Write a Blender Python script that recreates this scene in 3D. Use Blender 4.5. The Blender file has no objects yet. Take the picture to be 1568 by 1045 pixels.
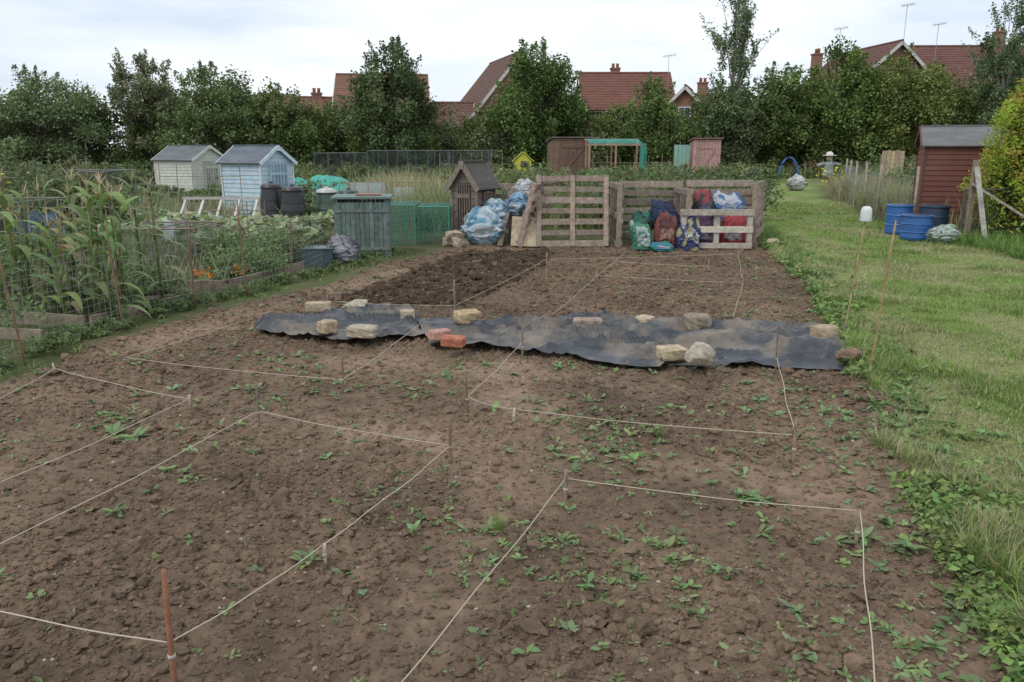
import bpy, bmesh, math, numpy as np
from mathutils import Vector, Matrix
rng=np.random.default_rng(11)
rad=math.radians
U=lambda a,b,n=None: rng.uniform(a,b,n)
scene=bpy.context.scene
# ---------------------------------------------------------------- world / light / camera
w=bpy.data.worlds.new("World"); scene.world=w; w.use_nodes=True
nt=w.node_tree; N=nt.nodes; L=nt.links; N.clear()
out=N.new('ShaderNodeOutputWorld'); bg=N.new('ShaderNodeBackground'); bg.inputs[1].default_value=0.13
sky=N.new('ShaderNodeTexSky'); sky.sky_type='NISHITA'; sky.sun_disc=False
sky.sun_elevation=rad(48); sky.sun_rotation=rad(-120)
tc=N.new('ShaderNodeTexCoord'); mp=N.new('ShaderNodeMapping'); mp.inputs['Scale'].default_value=(1.0,1.0,5.5)
nz=N.new('ShaderNodeTexNoise'); nz.inputs['Scale'].default_value=2.2; nz.inputs['Detail'].default_value=7; nz.inputs['Roughness'].default_value=.52
cr=N.new('ShaderNodeValToRGB'); cr.color_ramp.elements[0].position=.36; cr.color_ramp.elements[0].color=(5.6,6.4,7.5,1)
cr.color_ramp.elements[1].position=.58; cr.color_ramp.elements[1].color=(8.2,8.6,9.1,1)
mx=N.new('ShaderNodeMixRGB'); mx.inputs[0].default_value=.9
L.new(tc.outputs['Generated'],mp.inputs[0]); L.new(mp.outputs[0],nz.inputs['Vector']); L.new(nz.outputs[0],cr.inputs[0])
L.new(sky.outputs[0],mx.inputs[1]); L.new(cr.outputs[0],mx.inputs[2]); L.new(mx.outputs[0],bg.inputs[0]); L.new(bg.outputs[0],out.inputs[0])
sd=bpy.data.lights.new("sun",'SUN'); sd.energy=1.15; sd.angle=rad(20); sd.color=(1,.975,.94)
so=bpy.data.objects.new("sun",sd); scene.collection.objects.link(so)
so.rotation_euler=Vector((-.45,-.5,.85)).to_track_quat('Z','Y').to_euler()
cd=bpy.data.cameras.new("camera"); cam=bpy.data.objects.new("camera",cd); scene.collection.objects.link(cam)
cam.location=(0,0,1.7); cam.rotation_euler=(rad(90-13.57),0,0); cd.lens=28; cd.sensor_width=36; cd.clip_end=3000; scene.camera=cam
scene.view_settings.view_transform='Standard'; scene.view_settings.look='None'; scene.view_settings.exposure=0
# ---------------------------------------------------------------- noise
def h2(ix,iy,s):
    n=(ix*374761393+iy*668265263+s*1274126177)&0xffffffff
    n=((n^(n>>13))*1274126177)&0xffffffff
    return ((n^(n>>16))&0xffff)/65535.0
def vn(x,y,s=0):
    x=np.asarray(x,float);y=np.asarray(y,float)
    ix=np.floor(x).astype(np.int64);iy=np.floor(y).astype(np.int64)
    fx=x-ix;fy=y-iy;fx=fx*fx*(3-2*fx);fy=fy*fy*(3-2*fy)
    a=h2(ix,iy,s);b=h2(ix+1,iy,s);c=h2(ix,iy+1,s);d=h2(ix+1,iy+1,s)
    return (a*(1-fx)+b*fx)*(1-fy)+(c*(1-fx)+d*fx)*fy
def fbm(x,y,s=0,o=4):
    t=0;a=.5;q=0
    for i in range(o):
        t=t+a*vn(x*2**i+i*17.3,y*2**i+i*9.1,s+i);q+=a;a*=.5
    return t/q
def clod(x,y,cell,s):
    x=x/cell;y=y/cell;ix=np.floor(x).astype(np.int64);iy=np.floor(y).astype(np.int64);r=np.zeros_like(x)
    for dx in(-1,0,1):
        for dy in(-1,0,1):
            jx=ix+dx;jy=iy+dy
            px=jx+h2(jx,jy,s);py=jy+h2(jx,jy,s+1);R=.35+.4*h2(jx,jy,s+2)
            q=1-((x-px)**2+(y-py)**2)/(R*R)
            r=np.maximum(r,np.sqrt(np.maximum(q,0))*R/.75)
    return r
def ss(a,b,x):
    t=np.clip((x-a)/(b-a),0,1);return t*t*(3-2*t)
def polysd(x,y,poly):
    d=np.full(x.shape,1e9);ins=np.zeros(x.shape,bool);n=len(poly)
    for i in range(n):
        ax,ay=poly[i];bx,by=poly[(i+1)%n];ex,ey=bx-ax,by-ay
        t=np.clip(((x-ax)*ex+(y-ay)*ey)/(ex*ex+ey*ey),0,1)
        d=np.minimum(d,np.hypot(x-ax-t*ex,y-ay-t*ey))
        if ay!=by:
            c=((ay>y)!=(by>y))&(x<(bx-ax)*(y-ay)/(by-ay)+ax);ins^=c
    return np.where(ins,-d,d)
def linedist(x,y,pts):
    d=np.full(x.shape,1e9)
    for (ax,ay),(bx,by) in zip(pts[:-1],pts[1:]):
        ex,ey=bx-ax,by-ay;t=np.clip(((x-ax)*ex+(y-ay)*ey)/(ex*ex+ey*ey),0,1)
        d=np.minimum(d,np.hypot(x-ax-t*ex,y-ay-t*ey))
    return d
SOIL=[(-5,-6),(-4.2,3),(-3.79,5.65),(-3.67,6.86),(-3.23,7.97),(-2.87,8.97),(-2.365,10.04),(-1.82,11.99),(-1.15,13.57),(-.9,14.6),(4.5,14.6),(4.4,13.4),(3.85,10),(3.25,7.66),(2.62,5.6),(2.2,4.05),(1.87,2.6),(1.6,1.5),(.5,-6)]
DUG=[(-2.05,8.75),(-.61,8.75),(.0,10.3),(.51,12.1),(.74,13.66),(-.81,13.4),(-1.55,10.9)]
LAWN=[(.5,-6),(1.6,1.5),(2.2,4.05),(3.25,7.66),(3.85,10),(4.4,13.4),(5.0,16),(7.4,24),(11.5,36.5),(15.5,49),(19,49),(13.5,36),(11,28),(8.9,20),(8.3,16),(9.2,13.6),(14,12),(14,-6)]
PATHS=[[(-3.6,5.6),(-2.3,5.45),(-.7,4.75),(.2,4.45),(1.9,3.8)],[(-.75,1.0),(-.45,2.4),(-.1,3.5),(.1,4.5),(.0,6.2)],[(-1.5,6.5),(.3,6.0),(1.6,5.4),(2.5,4.8)],[(1.75,5.6),(1.85,4),(1.5,2)],[(-3.4,6.6),(-2.7,8.4),(-1.7,11.5)]]
def ground(x,y):
    x=np.asarray(x,float);y=np.asarray(y,float)
    e=(fbm(x*2.5,y*2.5,5,4)-.5)*.5
    sdv=polysd(x,y,SOIL)+e*np.where(y>13.8,.3,1); soil=ss(.08,-.08,sdv)
    dug=ss(.1,-.12,polysd(x,y,DUG)+e*.4)
    pth=np.zeros_like(x)
    for p in PATHS: pth=np.maximum(pth,ss(.36,.08,linedist(x,y,p)+(fbm(x*3,y*3,31,3)-.5)*.45))
    pth=pth*(.5+.5*ss(.35,.6,fbm(x*1.7,y*1.7,37,2)))
    rough=(.4+.6*ss(.36,.6,fbm(x*1.1,y*1.1,9,3)))*(1-.75*pth)
    z=.05*(fbm(x*.6,y*.6,2,3)-.5)+.055*soil*(fbm(x*2.2,y*2.2,3,3)-.5)
    a=clod(x+.03*fbm(x*20,y*20,4,2),y+.03*fbm(x*20,y*20,6,2),.085,41);b=clod(x,y,.042,51)
    z=z+soil*(rough*(.022*a+.015*b)*(.4+1.2*fbm(x*12,y*12,88,2))+.013*(fbm(x*34,y*34,13,3)-.5)+.045*(fbm(x*8,y*8,14,2)-.5)*rough)
    z=z+dug*(.045*clod(x,y,.2,61)+.028*clod(x,y,.1,71))-.03*soil*ss(0,-.3,sdv)
    fade=ss(40,20,np.abs(y))
    return z*fade,soil,dug,pth,rough,sdv
# ---------------------------------------------------------------- materials (albedo from a per-vertex attribute, broken up by noise)
def amat(name,rough=.8,ns=8,na=.3,bs=30,bd=.01,bstr=.4,stretch=(1,1,1),tr=0,spec=.3,dirt=None):
    m=bpy.data.materials.new(name);m.use_nodes=True;t=m.node_tree;n=t.nodes;l=t.links;n.clear()
    o=n.new('ShaderNodeOutputMaterial');p=n.new('ShaderNodeBsdfPrincipled');p.inputs['Roughness'].default_value=rough
    p.inputs['Specular IOR Level'].default_value=spec
    a=n.new('ShaderNodeAttribute');a.attribute_name='Col'
    src=a.outputs['Color']
    if na>0 or bstr>0 or dirt:
        c=n.new('ShaderNodeTexCoord');mp=n.new('ShaderNodeMapping');mp.inputs['Scale'].default_value=stretch;l.new(c.outputs['Object'],mp.inputs[0])
    if na>0:
        z=n.new('ShaderNodeTexNoise');z.inputs['Scale'].default_value=ns;z.inputs['Detail'].default_value=5;z.inputs['Roughness'].default_value=.65;l.new(mp.outputs[0],z.inputs['Vector'])
        r=n.new('ShaderNodeMapRange');r.inputs['From Min'].default_value=.3;r.inputs['From Max'].default_value=.7;r.inputs['To Min'].default_value=1-na;r.inputs['To Max'].default_value=1+na;l.new(z.outputs[0],r.inputs[0])
        v=n.new('ShaderNodeVectorMath');v.operation='SCALE';l.new(src,v.inputs[0]);l.new(r.outputs[0],v.inputs['Scale']);src=v.outputs[0]
    if dirt:
        z=n.new('ShaderNodeTexNoise');z.inputs['Scale'].default_value=dirt[1];z.inputs['Detail'].default_value=8;z.inputs['Roughness'].default_value=.7;l.new(c.outputs['Object'],z.inputs['Vector'])
        r=n.new('ShaderNodeMapRange');r.inputs['From Min'].default_value=dirt[2];r.inputs['From Max'].default_value=dirt[2]+.15;r.inputs['To Max'].default_value=dirt[3];l.new(z.outputs[0],r.inputs[0])
        mm=n.new('ShaderNodeMixRGB');l.new(r.outputs[0],mm.inputs[0]);l.new(src,mm.inputs[1]);mm.inputs[2].default_value=(*dirt[0],1);src=mm.outputs[0]
    l.new(src,p.inputs['Base Color'])
    if bstr>0:
        z=n.new('ShaderNodeTexNoise');z.inputs['Scale'].default_value=bs;z.inputs['Detail'].default_value=6;z.inputs['Roughness'].default_value=.7;l.new(mp.outputs[0],z.inputs['Vector'])
        b=n.new('ShaderNodeBump');b.inputs['Strength'].default_value=bstr;b.inputs['Distance'].default_value=bd;l.new(z.outputs[0],b.inputs['Height']);l.new(b.outputs[0],p.inputs['Normal'])
    if tr>0:
        q=n.new('ShaderNodeBsdfTranslucent');l.new(src,q.inputs[0]);k=n.new('ShaderNodeMixShader');k.inputs[0].default_value=tr
        l.new(p.outputs[0],k.inputs[1]);l.new(q.outputs[0],k.inputs[2]);l.new(k.outputs[0],o.inputs[0])
    else: l.new(p.outputs[0],o.inputs[0])
    return m
M_soil=amat('soil_and_turf',.95,14,.25,80,.010,.85,spec=.1)
M_clod=amat('soil_clod',.95,60,.25,160,.006,.6,spec=.1)
M_leaf=amat('leaf',.6,3,0,bstr=0,tr=.3,spec=.25)
M_tleaf=amat('tree_leaf',.7,3,0,bstr=0,tr=.2,spec=.15)
M_bark=amat('bark',.9,12,.35,25,.02,.6,stretch=(1,1,.25))
M_wood=amat('weathered_wood',.85,14,.35,40,.006,.5,dirt=((.12,.10,.075),3,.52,.5))
M_paint=amat('painted_timber',.6,5,.12,60,.003,.25,dirt=((.2,.19,.15),2.2,.56,.35))
M_plast=amat('plastic',.35,6,.1,14,.02,.35,spec=.5,dirt=((.16,.13,.09),3,.56,.3))
M_film=amat('polythene_bag',.36,10,.15,12,.06,1,spec=.45,dirt=((.15,.12,.09),5,.56,.35))
M_tarp=amat('black_polythene_sheet',.42,3,.25,7,.03,.5,spec=.45,dirt=((.27,.215,.155),1.9,.46,.7))
M_stone=amat('stone',.9,16,.35,45,.012,.8,spec=.2)
M_string=amat('twine',.9,50,.1,bstr=0)
M_metal=amat('rusty_metal',.7,30,.3,bstr=0)
M_roof=amat('roof_covering',.85,1.5,.25,3,.05,.4,stretch=(1,1,5))
def brickmat():
    m=bpy.data.materials.new('brickwork');m.use_nodes=True;t=m.node_tree;n=t.nodes;l=t.links;p=n['Principled BSDF'];p.inputs['Roughness'].default_value=.9
    c=n.new('ShaderNodeTexCoord');s=n.new('ShaderNodeSeparateXYZ');l.new(c.outputs['Object'],s.inputs[0])
    a=n.new('ShaderNodeMath');l.new(s.outputs[0],a.inputs[0]);l.new(s.outputs[1],a.inputs[1]);k=n.new('ShaderNodeCombineXYZ');l.new(a.outputs[0],k.inputs[0]);l.new(s.outputs[2],k.inputs[1])
    b=n.new('ShaderNodeTexBrick');b.inputs['Color1'].default_value=(.24,.095,.06,1);b.inputs['Color2'].default_value=(.30,.13,.08,1);b.inputs['Mortar'].default_value=(.30,.25,.2,1)
    b.inputs['Scale'].default_value=1;b.inputs['Brick Width'].default_value=.225;b.inputs['Row Height'].default_value=.075;b.inputs['Mortar Size'].default_value=.008
    l.new(k.outputs[0],b.inputs['Vector']);l.new(b.outputs[0],p.inputs['Base Color']);return m
M_brick=brickmat()
def glassmat():
    m=bpy.data.materials.new('window_glass');m.use_nodes=True;p=m.node_tree.nodes['Principled BSDF'];p.inputs['Base Color'].default_value=(.05,.06,.07,1);p.inputs['Roughness'].default_value=.08;return m
M_glass=glassmat()
def netmat(name,col,alpha):
    m=bpy.data.materials.new(name);m.use_nodes=True;t=m.node_tree;n=t.nodes;l=t.links;p=n['Principled BSDF'];p.inputs['Base Color'].default_value=(*col,1);p.inputs['Roughness'].default_value=.7
    o=n['Material Output'];tr=n.new('ShaderNodeBsdfTransparent');k=n.new('ShaderNodeMixShader')
    z=n.new('ShaderNodeTexNoise');z.inputs['Scale'].default_value=2.5;c=n.new('ShaderNodeTexCoord');l.new(c.outputs['Object'],z.inputs['Vector'])
    r=n.new('ShaderNodeMapRange');r.inputs['From Min'].default_value=.3;r.inputs['From Max'].default_value=.7;r.inputs['To Min'].default_value=max(.02,alpha-.15);r.inputs['To Max'].default_value=alpha+.15;l.new(z.outputs[0],r.inputs[0])
    l.new(r.outputs[0],k.inputs[0]);l.new(tr.outputs[0],k.inputs[1]);l.new(p.outputs[0],k.inputs[2]);l.new(k.outputs[0],o.inputs[0]);return m
M_netg=netmat('green_garden_netting',(.06,.20,.14),.36)
M_netd=netmat('dark_garden_netting',(.08,.10,.09),.18)
M_teal=netmat('teal_netting',(.04,.34,.27),.6)
# ---------------------------------------------------------------- mesh helpers
def link(o,parent=None):
    scene.collection.objects.link(o)
    if parent: o.parent=parent
    return o
def empty(name,loc=(0,0,0),rz=0):
    e=bpy.data.objects.new(name,None);e.location=loc;e.rotation_euler=(0,0,rz);e.empty_display_size=.2;scene.collection.objects.link(e);return e
def npmesh(name,V,F,C,mat,parent=None,smooth=False):
    V=np.asarray(V,np.float32);F=np.asarray(F,np.int32);k=F.shape[1];me=bpy.data.meshes.new(name)
    me.vertices.add(len(V));me.vertices.foreach_set('co',V.ravel())
    me.loops.add(F.size);me.loops.foreach_set('vertex_index',F.ravel())
    me.polygons.add(len(F));me.polygons.foreach_set('loop_start',np.arange(0,F.size,k,dtype=np.int32))
    me.polygons.foreach_set('use_smooth',np.full(len(F),bool(smooth)))
    me.update(calc_edges=True)
    ca=me.color_attributes.new('Col','FLOAT_COLOR','POINT');cc=np.ones((len(V),4),np.float32);cc[:,:3]=C;ca.data.foreach_set('color',cc.ravel())
    me.materials.append(mat);o=bpy.data.objects.new(name,me);return link(o,parent)
class B:
    def __init__(s): s.v=[];s.f=[];s.c=[];s.M=None
    def add(s,vs,fs,col):
        k=len(s.v)
        for p in vs:
            s.v.append(tuple(s.M@Vector(p)) if s.M else tuple(p)); s.c.append(col)
        for f in fs: s.f.append([i+k for i in f])
    def box(s,c,d,col,R=None):
        hx,hy,hz=d[0]/2,d[1]/2,d[2]/2;vs=[]
        for z in(-hz,hz):
            for x,y in((-hx,-hy),(hx,-hy),(hx,hy),(-hx,hy)):
                p=Vector((x,y,z))
                if R: p=R@p
                vs.append(p+Vector(c))
        s.add(vs,[(3,2,1,0),(4,5,6,7),(0,1,5,4),(1,2,6,5),(2,3,7,6),(3,0,4,7)],col)
    def beam(s,p,q,w,h,col,up=(0,0,1)):
        p=Vector(p);q=Vector(q);d=q-p;l=d.length;d.normalize();u=Vector(up)
        if abs(d.dot(u))>.98:u=Vector((0,1,0))
        a=d.cross(u).normalized();b=a.cross(d);R=Matrix((d,a,b)).transposed();s.box((p+q)/2,(l,w,h),col,R)
    def tube(s,pts,r,col,n=6):
        pts=[Vector(p) for p in pts];m=len(pts);r=[r]*m if not hasattr(r,'__len__') else r;vs=[];fs=[]
        for i,p in enumerate(pts):
            d=(pts[min(i+1,m-1)]-pts[max(i-1,0)]).normalized();u=Vector((0,0,1)) if abs(d.z)<.9 else Vector((1,0,0))
            a=d.cross(u).normalized();b=d.cross(a)
            for j in range(n):
                t=2*math.pi*j/n;vs.append(p+(a*math.cos(t)+b*math.sin(t))*r[i])
        for i in range(m-1):
            for j in range(n): fs.append((i*n+j,i*n+(j+1)%n,(i+1)*n+(j+1)%n,(i+1)*n+j))
        fs.append(tuple(range(n))[::-1]);fs.append(tuple((m-1)*n+j for j in range(n)));s.add(vs,fs,col)
    def lathe(s,c,prof,col,n=20):
        vs=[];fs=[]
        for r,z in prof:
            for j in range(n):
                t=2*math.pi*j/n;vs.append((c[0]+r*math.cos(t),c[1]+r*math.sin(t),c[2]+z))
        for i in range(len(prof)-1):
            for j in range(n): fs.append((i*n+j,i*n+(j+1)%n,(i+1)*n+(j+1)%n,(i+1)*n+j))
        fs.append(tuple(range(n))[::-1]);fs.append(tuple((len(prof)-1)*n+j for j in range(n)));s.add(vs,fs,col)
    def quad(s,a,b,c,d,col): s.add([a,b,c,d],[(0,1,2,3)],col)
    def obj(s,name,mat,parent=None,smooth=False,bevel=0):
        me=bpy.data.meshes.new(name);me.from_pydata(s.v,[],s.f);me.update()
        ca=me.color_attributes.new('Col','FLOAT_COLOR','POINT');cc=np.ones((len(s.v),4),np.float32);cc[:,:3]=np.array(s.c);ca.data.foreach_set('color',cc.ravel())
        if smooth: me.polygons.foreach_set('use_smooth',np.ones(len(s.f),bool))
        me.materials.append(mat);o=bpy.data.objects.new(name,me)
        if bevel:
            b=o.modifiers.new('bevel','BEVEL');b.width=bevel;b.segments=2;b.limit_method='ANGLE'
        return link(o,parent)
def vary(c,a=.15):
    k=1+U(-a,a);return tuple(max(0,x*k*(1+U(-.04,.04))) for x in c)
class Leaves:
    def __init__(s): s.V=[];s.F=[];s.C=[];s.n=0
    def push(s,V,F,C):
        s.V.append(V.reshape(-1,3));s.F.append(F.reshape(-1,4)+s.n);s.C.append(C.reshape(-1,3));s.n+=V.size//3
    def kites(s,P,size,col,aspect=.55,upb=.3):
        n=len(P);nn=rng.normal(size=(n,3));nn[:,2]=np.abs(nn[:,2])+upb;nn/=np.linalg.norm(nn,axis=1)[:,None]
        d=rng.normal(size=(n,3));d-=nn*(d*nn).sum(1)[:,None];d/=np.linalg.norm(d,axis=1)[:,None]+1e-9
        sd_=np.cross(nn,d);sz=(np.broadcast_to(size,(n,))*U(.6,1.35,n))[:,None]
        V=np.stack([P-d*sz*.5,P+sd_*sz*aspect*.5+nn*sz*.1,P+d*sz*.5,P-sd_*sz*aspect*.5+nn*sz*.1],1)
        F=np.arange(4*n).reshape(n,4);s.push(V,F,np.repeat(col[:,None,:],4,1))
    def strips(s,P,head,elev,Ln,W,droop,prof,col):
        n=len(P);k=len(prof);t=np.linspace(0,1,k);ang=elev[:,None]-droop[:,None]*t[None]
        st=Ln[:,None]/(k-1);h=np.concatenate([np.zeros((n,1)),np.cumsum(np.cos(ang[:,:-1])*st,1)],1);z=np.concatenate([np.zeros((n,1)),np.cumsum(np.sin(ang[:,:-1])*st,1)],1)
        c=np.stack([P[:,0:1]+h*np.cos(head)[:,None],P[:,1:2]+h*np.sin(head)[:,None],P[:,2:3]+z],2)
        sv=np.stack([-np.sin(head),np.cos(head),0*head],1)[:,None,:]*W[:,None,None]*np.array(prof)[None,:,None]*.5
        V=np.stack([c-sv,c+sv],2)
        b=(np.arange(n)*2*k)[:,None]+2*np.arange(k-1)[None];F=np.stack([b,b+1,b+3,b+2],2)
        s.push(V,F,np.repeat(np.repeat(col[:,None,None,:],k,1),2,2))
    def obj(s,name,parent=None,mat=None):
        return npmesh(name,np.concatenate(s.V),np.concatenate(s.F),np.concatenate(s.C),mat or M_leaf,parent)
LG=1.45   # foliage reflectance gain shared by every leaf palette
def cols(base,n,a=.25,h=.08):
    k=U(1-a,1+a,n)[:,None];return np.clip(LG*np.array(base)[None]*k*(1+rng.normal(0,h,(n,3))),.004,.8)
def cloudpts(c,r,n,ncl,shell=.45,cr=(.22,.4)):
    c=np.array(c);r=np.array(r);d=rng.normal(size=(ncl,3));d/=np.linalg.norm(d,axis=1)[:,None]
    rr=U(shell,.92,ncl);cc=d*rr[:,None];sz=U(cr[0],cr[1],ncl)
    idx=rng.choice(ncl,n,p=sz**2/(sz**2).sum())
    q=rng.normal(size=(n,3));q/=np.linalg.norm(q,axis=1)[:,None];q*=(U(0,1,n)**.5*sz[idx]*U(.8,1.25,n))[:,None]
    q[:,2]*=.85
    return c+(cc[idx]+q)*r,idx,c+cc*r
def bush(Lv,x,y,r,h,n,size,base,z0=0,a=.3,asp=.55,ncl=14):
    P,idx,_=cloudpts((x,y,z0+h*.5),(r,r,h*.5),n,ncl,.3,(.3,.5));P[:,2]=np.maximum(P[:,2],.02)
    f=U(.7,1.3,ncl)[idx][:,None];Lv.kites(P,size,cols(base,n,a)*f,asp)
# ---------------------------------------------------------------- terrain
def axis(lo,hi,fl,fh,st,g):
    a=list(np.arange(fl,fh,st));s=st;x=fh
    while x<hi: a.append(x);s*=g;x+=s
    s=st;x=fl-st
    while x>lo: a.insert(0,x);s*=g;x-=s
    return np.array([lo]+a+[hi]) if a[0]>lo else np.array(a+[hi])
xs=axis(-700,700,-4.4,4.8,.0135,1.12)
ys=[1.7];s_=.012
while ys[-1]<1200:
    s_=max(.011,.0038*ys[-1]) if ys[-1]<15 else s_*1.1
    ys.append(ys[-1]+s_)
yb=[1.6,1.3,.8,0,-2,-6,-20,-100,-400][::-1];ys=np.array(yb+ys)
X,Y=np.meshgrid(xs,ys);Z,soil,dug,pth,rough,sdv=ground(X,Y)
base=np.array([.195,.137,.094])
f1=fbm(X*1.3,Y*1.3,77,4);f2=fbm(X*9,Y*9,78,3)
C=base[None,None]*(.58+.72*f1+.4*(f2-.5))[...,None]
C=C*(1+.26*pth[...,None]*np.array([1,1.01,1.04]))
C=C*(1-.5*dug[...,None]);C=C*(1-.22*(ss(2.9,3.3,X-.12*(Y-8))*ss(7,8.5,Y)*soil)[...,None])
lawn=ss(.3,-.3,polysd(X,Y,LAWN)+(fbm(X*2,Y*2,8,3)-.5)*.5)
g1=fbm(X*.9,Y*.9,21,4);g2=fbm(X*5,Y*5,22,4)
G=np.array([.16,.225,.06])*(.65+.7*g1+.55*(g2-.5))[...,None]
dry=ss(.46,.62,fbm(X*1.4,Y*.8,91,4))[...,None];G=G*(1-.55*dry)+np.array([.32,.30,.15])*.55*dry
W=np.array([.085,.10,.04])*(.6+.8*g1)[...,None];W=W*(1-ss(.5,.65,g2)[...,None]*.6)+np.array([.17,.13,.09])*ss(.5,.65,g2)[...,None]*.6
O=G*lawn[...,None]+W*(1-lawn[...,None])
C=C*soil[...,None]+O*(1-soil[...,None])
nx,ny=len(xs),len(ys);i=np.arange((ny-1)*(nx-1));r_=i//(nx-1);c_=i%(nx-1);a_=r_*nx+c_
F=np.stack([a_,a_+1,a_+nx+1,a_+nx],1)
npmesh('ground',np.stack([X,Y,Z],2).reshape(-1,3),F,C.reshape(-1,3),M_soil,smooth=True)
def gz(x,y): return ground(np.array([float(x)]),np.array([float(y)]))[0][0]
# ---------------------------------------------------------------- loose clods and stones
def ico(sub):
    bm=bmesh.new();bmesh.ops.create_icosphere(bm,subdivisions=sub,radius=1);bm.verts.ensure_lookup_table()
    v=np.array([p.co[:] for p in bm.verts]);f=np.array([[q.index for q in p.verts] for p in bm.faces]);bm.free();return v,f
def scatter_lumps(name,x,y,r,col,sub,mat,jit=.22,sink=.35,smooth=False):
    v,f=ico(sub);n=len(x);k=len(v);z=ground(x,y)[0]
    sc=U(.6,1.3,(n,1,3))*r[:,None,None];sc[:,:,2]*=.7
    o=U(0,50,(n,1));lump=(fbm(v[None,:,0]*1.6+o,v[None,:,1]*1.6+v[None,:,2]*1.3+o*2,5,2)-.5) if sub>1 else 0
    Vv=v[None]*((1+rng.normal(0,jit,(n,k)))+1.5*lump)[:,:,None]*sc
    a=U(0,6.28,n);ca=np.cos(a)[:,None];sa=np.sin(a)[:,None]
    vx=Vv[...,0]*ca-Vv[...,1]*sa;vy=Vv[...,0]*sa+Vv[...,1]*ca
    Vv=np.stack([vx+x[:,None],vy+y[:,None],Vv[...,2]+(z+r*(.45-sink))[:,None]],2)
    Ff=(f[None]+(np.arange(n)*k)[:,None,None]).reshape(-1,3)
    return npmesh(name,Vv.reshape(-1,3),Ff,np.repeat(col,k,0),mat,smooth=smooth)
def soilpts(n,ymin,ymax,lo=.12):
    u=U(0,1,n);y=ymin*(ymax/ymin)**u;x=U(-4.2,4.6,n)
    lim=.75*y+.6;k=np.abs(x)<lim;x=x[k];y=y[k];z,so,du,pt,ro,sd_=ground(x,y);k=(so>.6)&(U(0,1,len(x))<(lo+(1-lo)*ro))
    return x[k],y[k],du[k]
def sc_(x,y): return (.58+.72*fbm(x*1.3,y*1.3,77,4))[:,None]
x,y,du=soilpts(170000,2.0,14.2,.2)
r=np.clip(rng.lognormal(math.log(.0056),.52,len(x)),.0025,.024)*(1+.07*(y-2))
scatter_lumps('soil_crumbs',x,y,r,base*sc_(x,y)*U(.76,1.18,len(x))[:,None],1,M_clod,.27)
x,y,du=soilpts(12500,2.0,14,.03);r=np.clip(rng.lognormal(math.log(.0150),.4,len(x)),.009,.042)*(1+.03*y)
scatter_lumps('soil_clods',x,y,r,base*sc_(x,y)*U(.76,1.15,len(x))[:,None],2,M_clod,.10,.36)
k=5200;x=U(-2.2,.8,k);y=U(8.6,13.8,k);m=polysd(x,y,DUG)<0;x=x[m];y=y[m]
scatter_lumps('dug_soil_clods',x,y,np.clip(rng.lognormal(math.log(.03),.4,len(x)),.015,.065),base*.46*U(.7,1.2,len(x))[:,None],2,M_clod,.10,.4)
x,y,du=soilpts(1900,2.0,13);r=U(.004,.009,len(x))*(1+.06*y)
scatter_lumps('pebbles',x,y,r,np.array([.42,.36,.29])*U(.6,1.2,len(x))[:,None],1,M_stone,.1)
Lv=Leaves();x,y,du=soilpts(1100,2.0,8);n=len(x);z=ground(x,y)[0]
Lv.strips(np.stack([x,y,z+.008],1),U(0,6.28,n),U(-.1,.25,n),U(.02,.07,n),U(.002,.004,n),U(-.2,.3,n),[1,1,.6],cols((.20,.16,.10),n,.4));Lv.obj('straw_and_root_debris')
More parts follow.
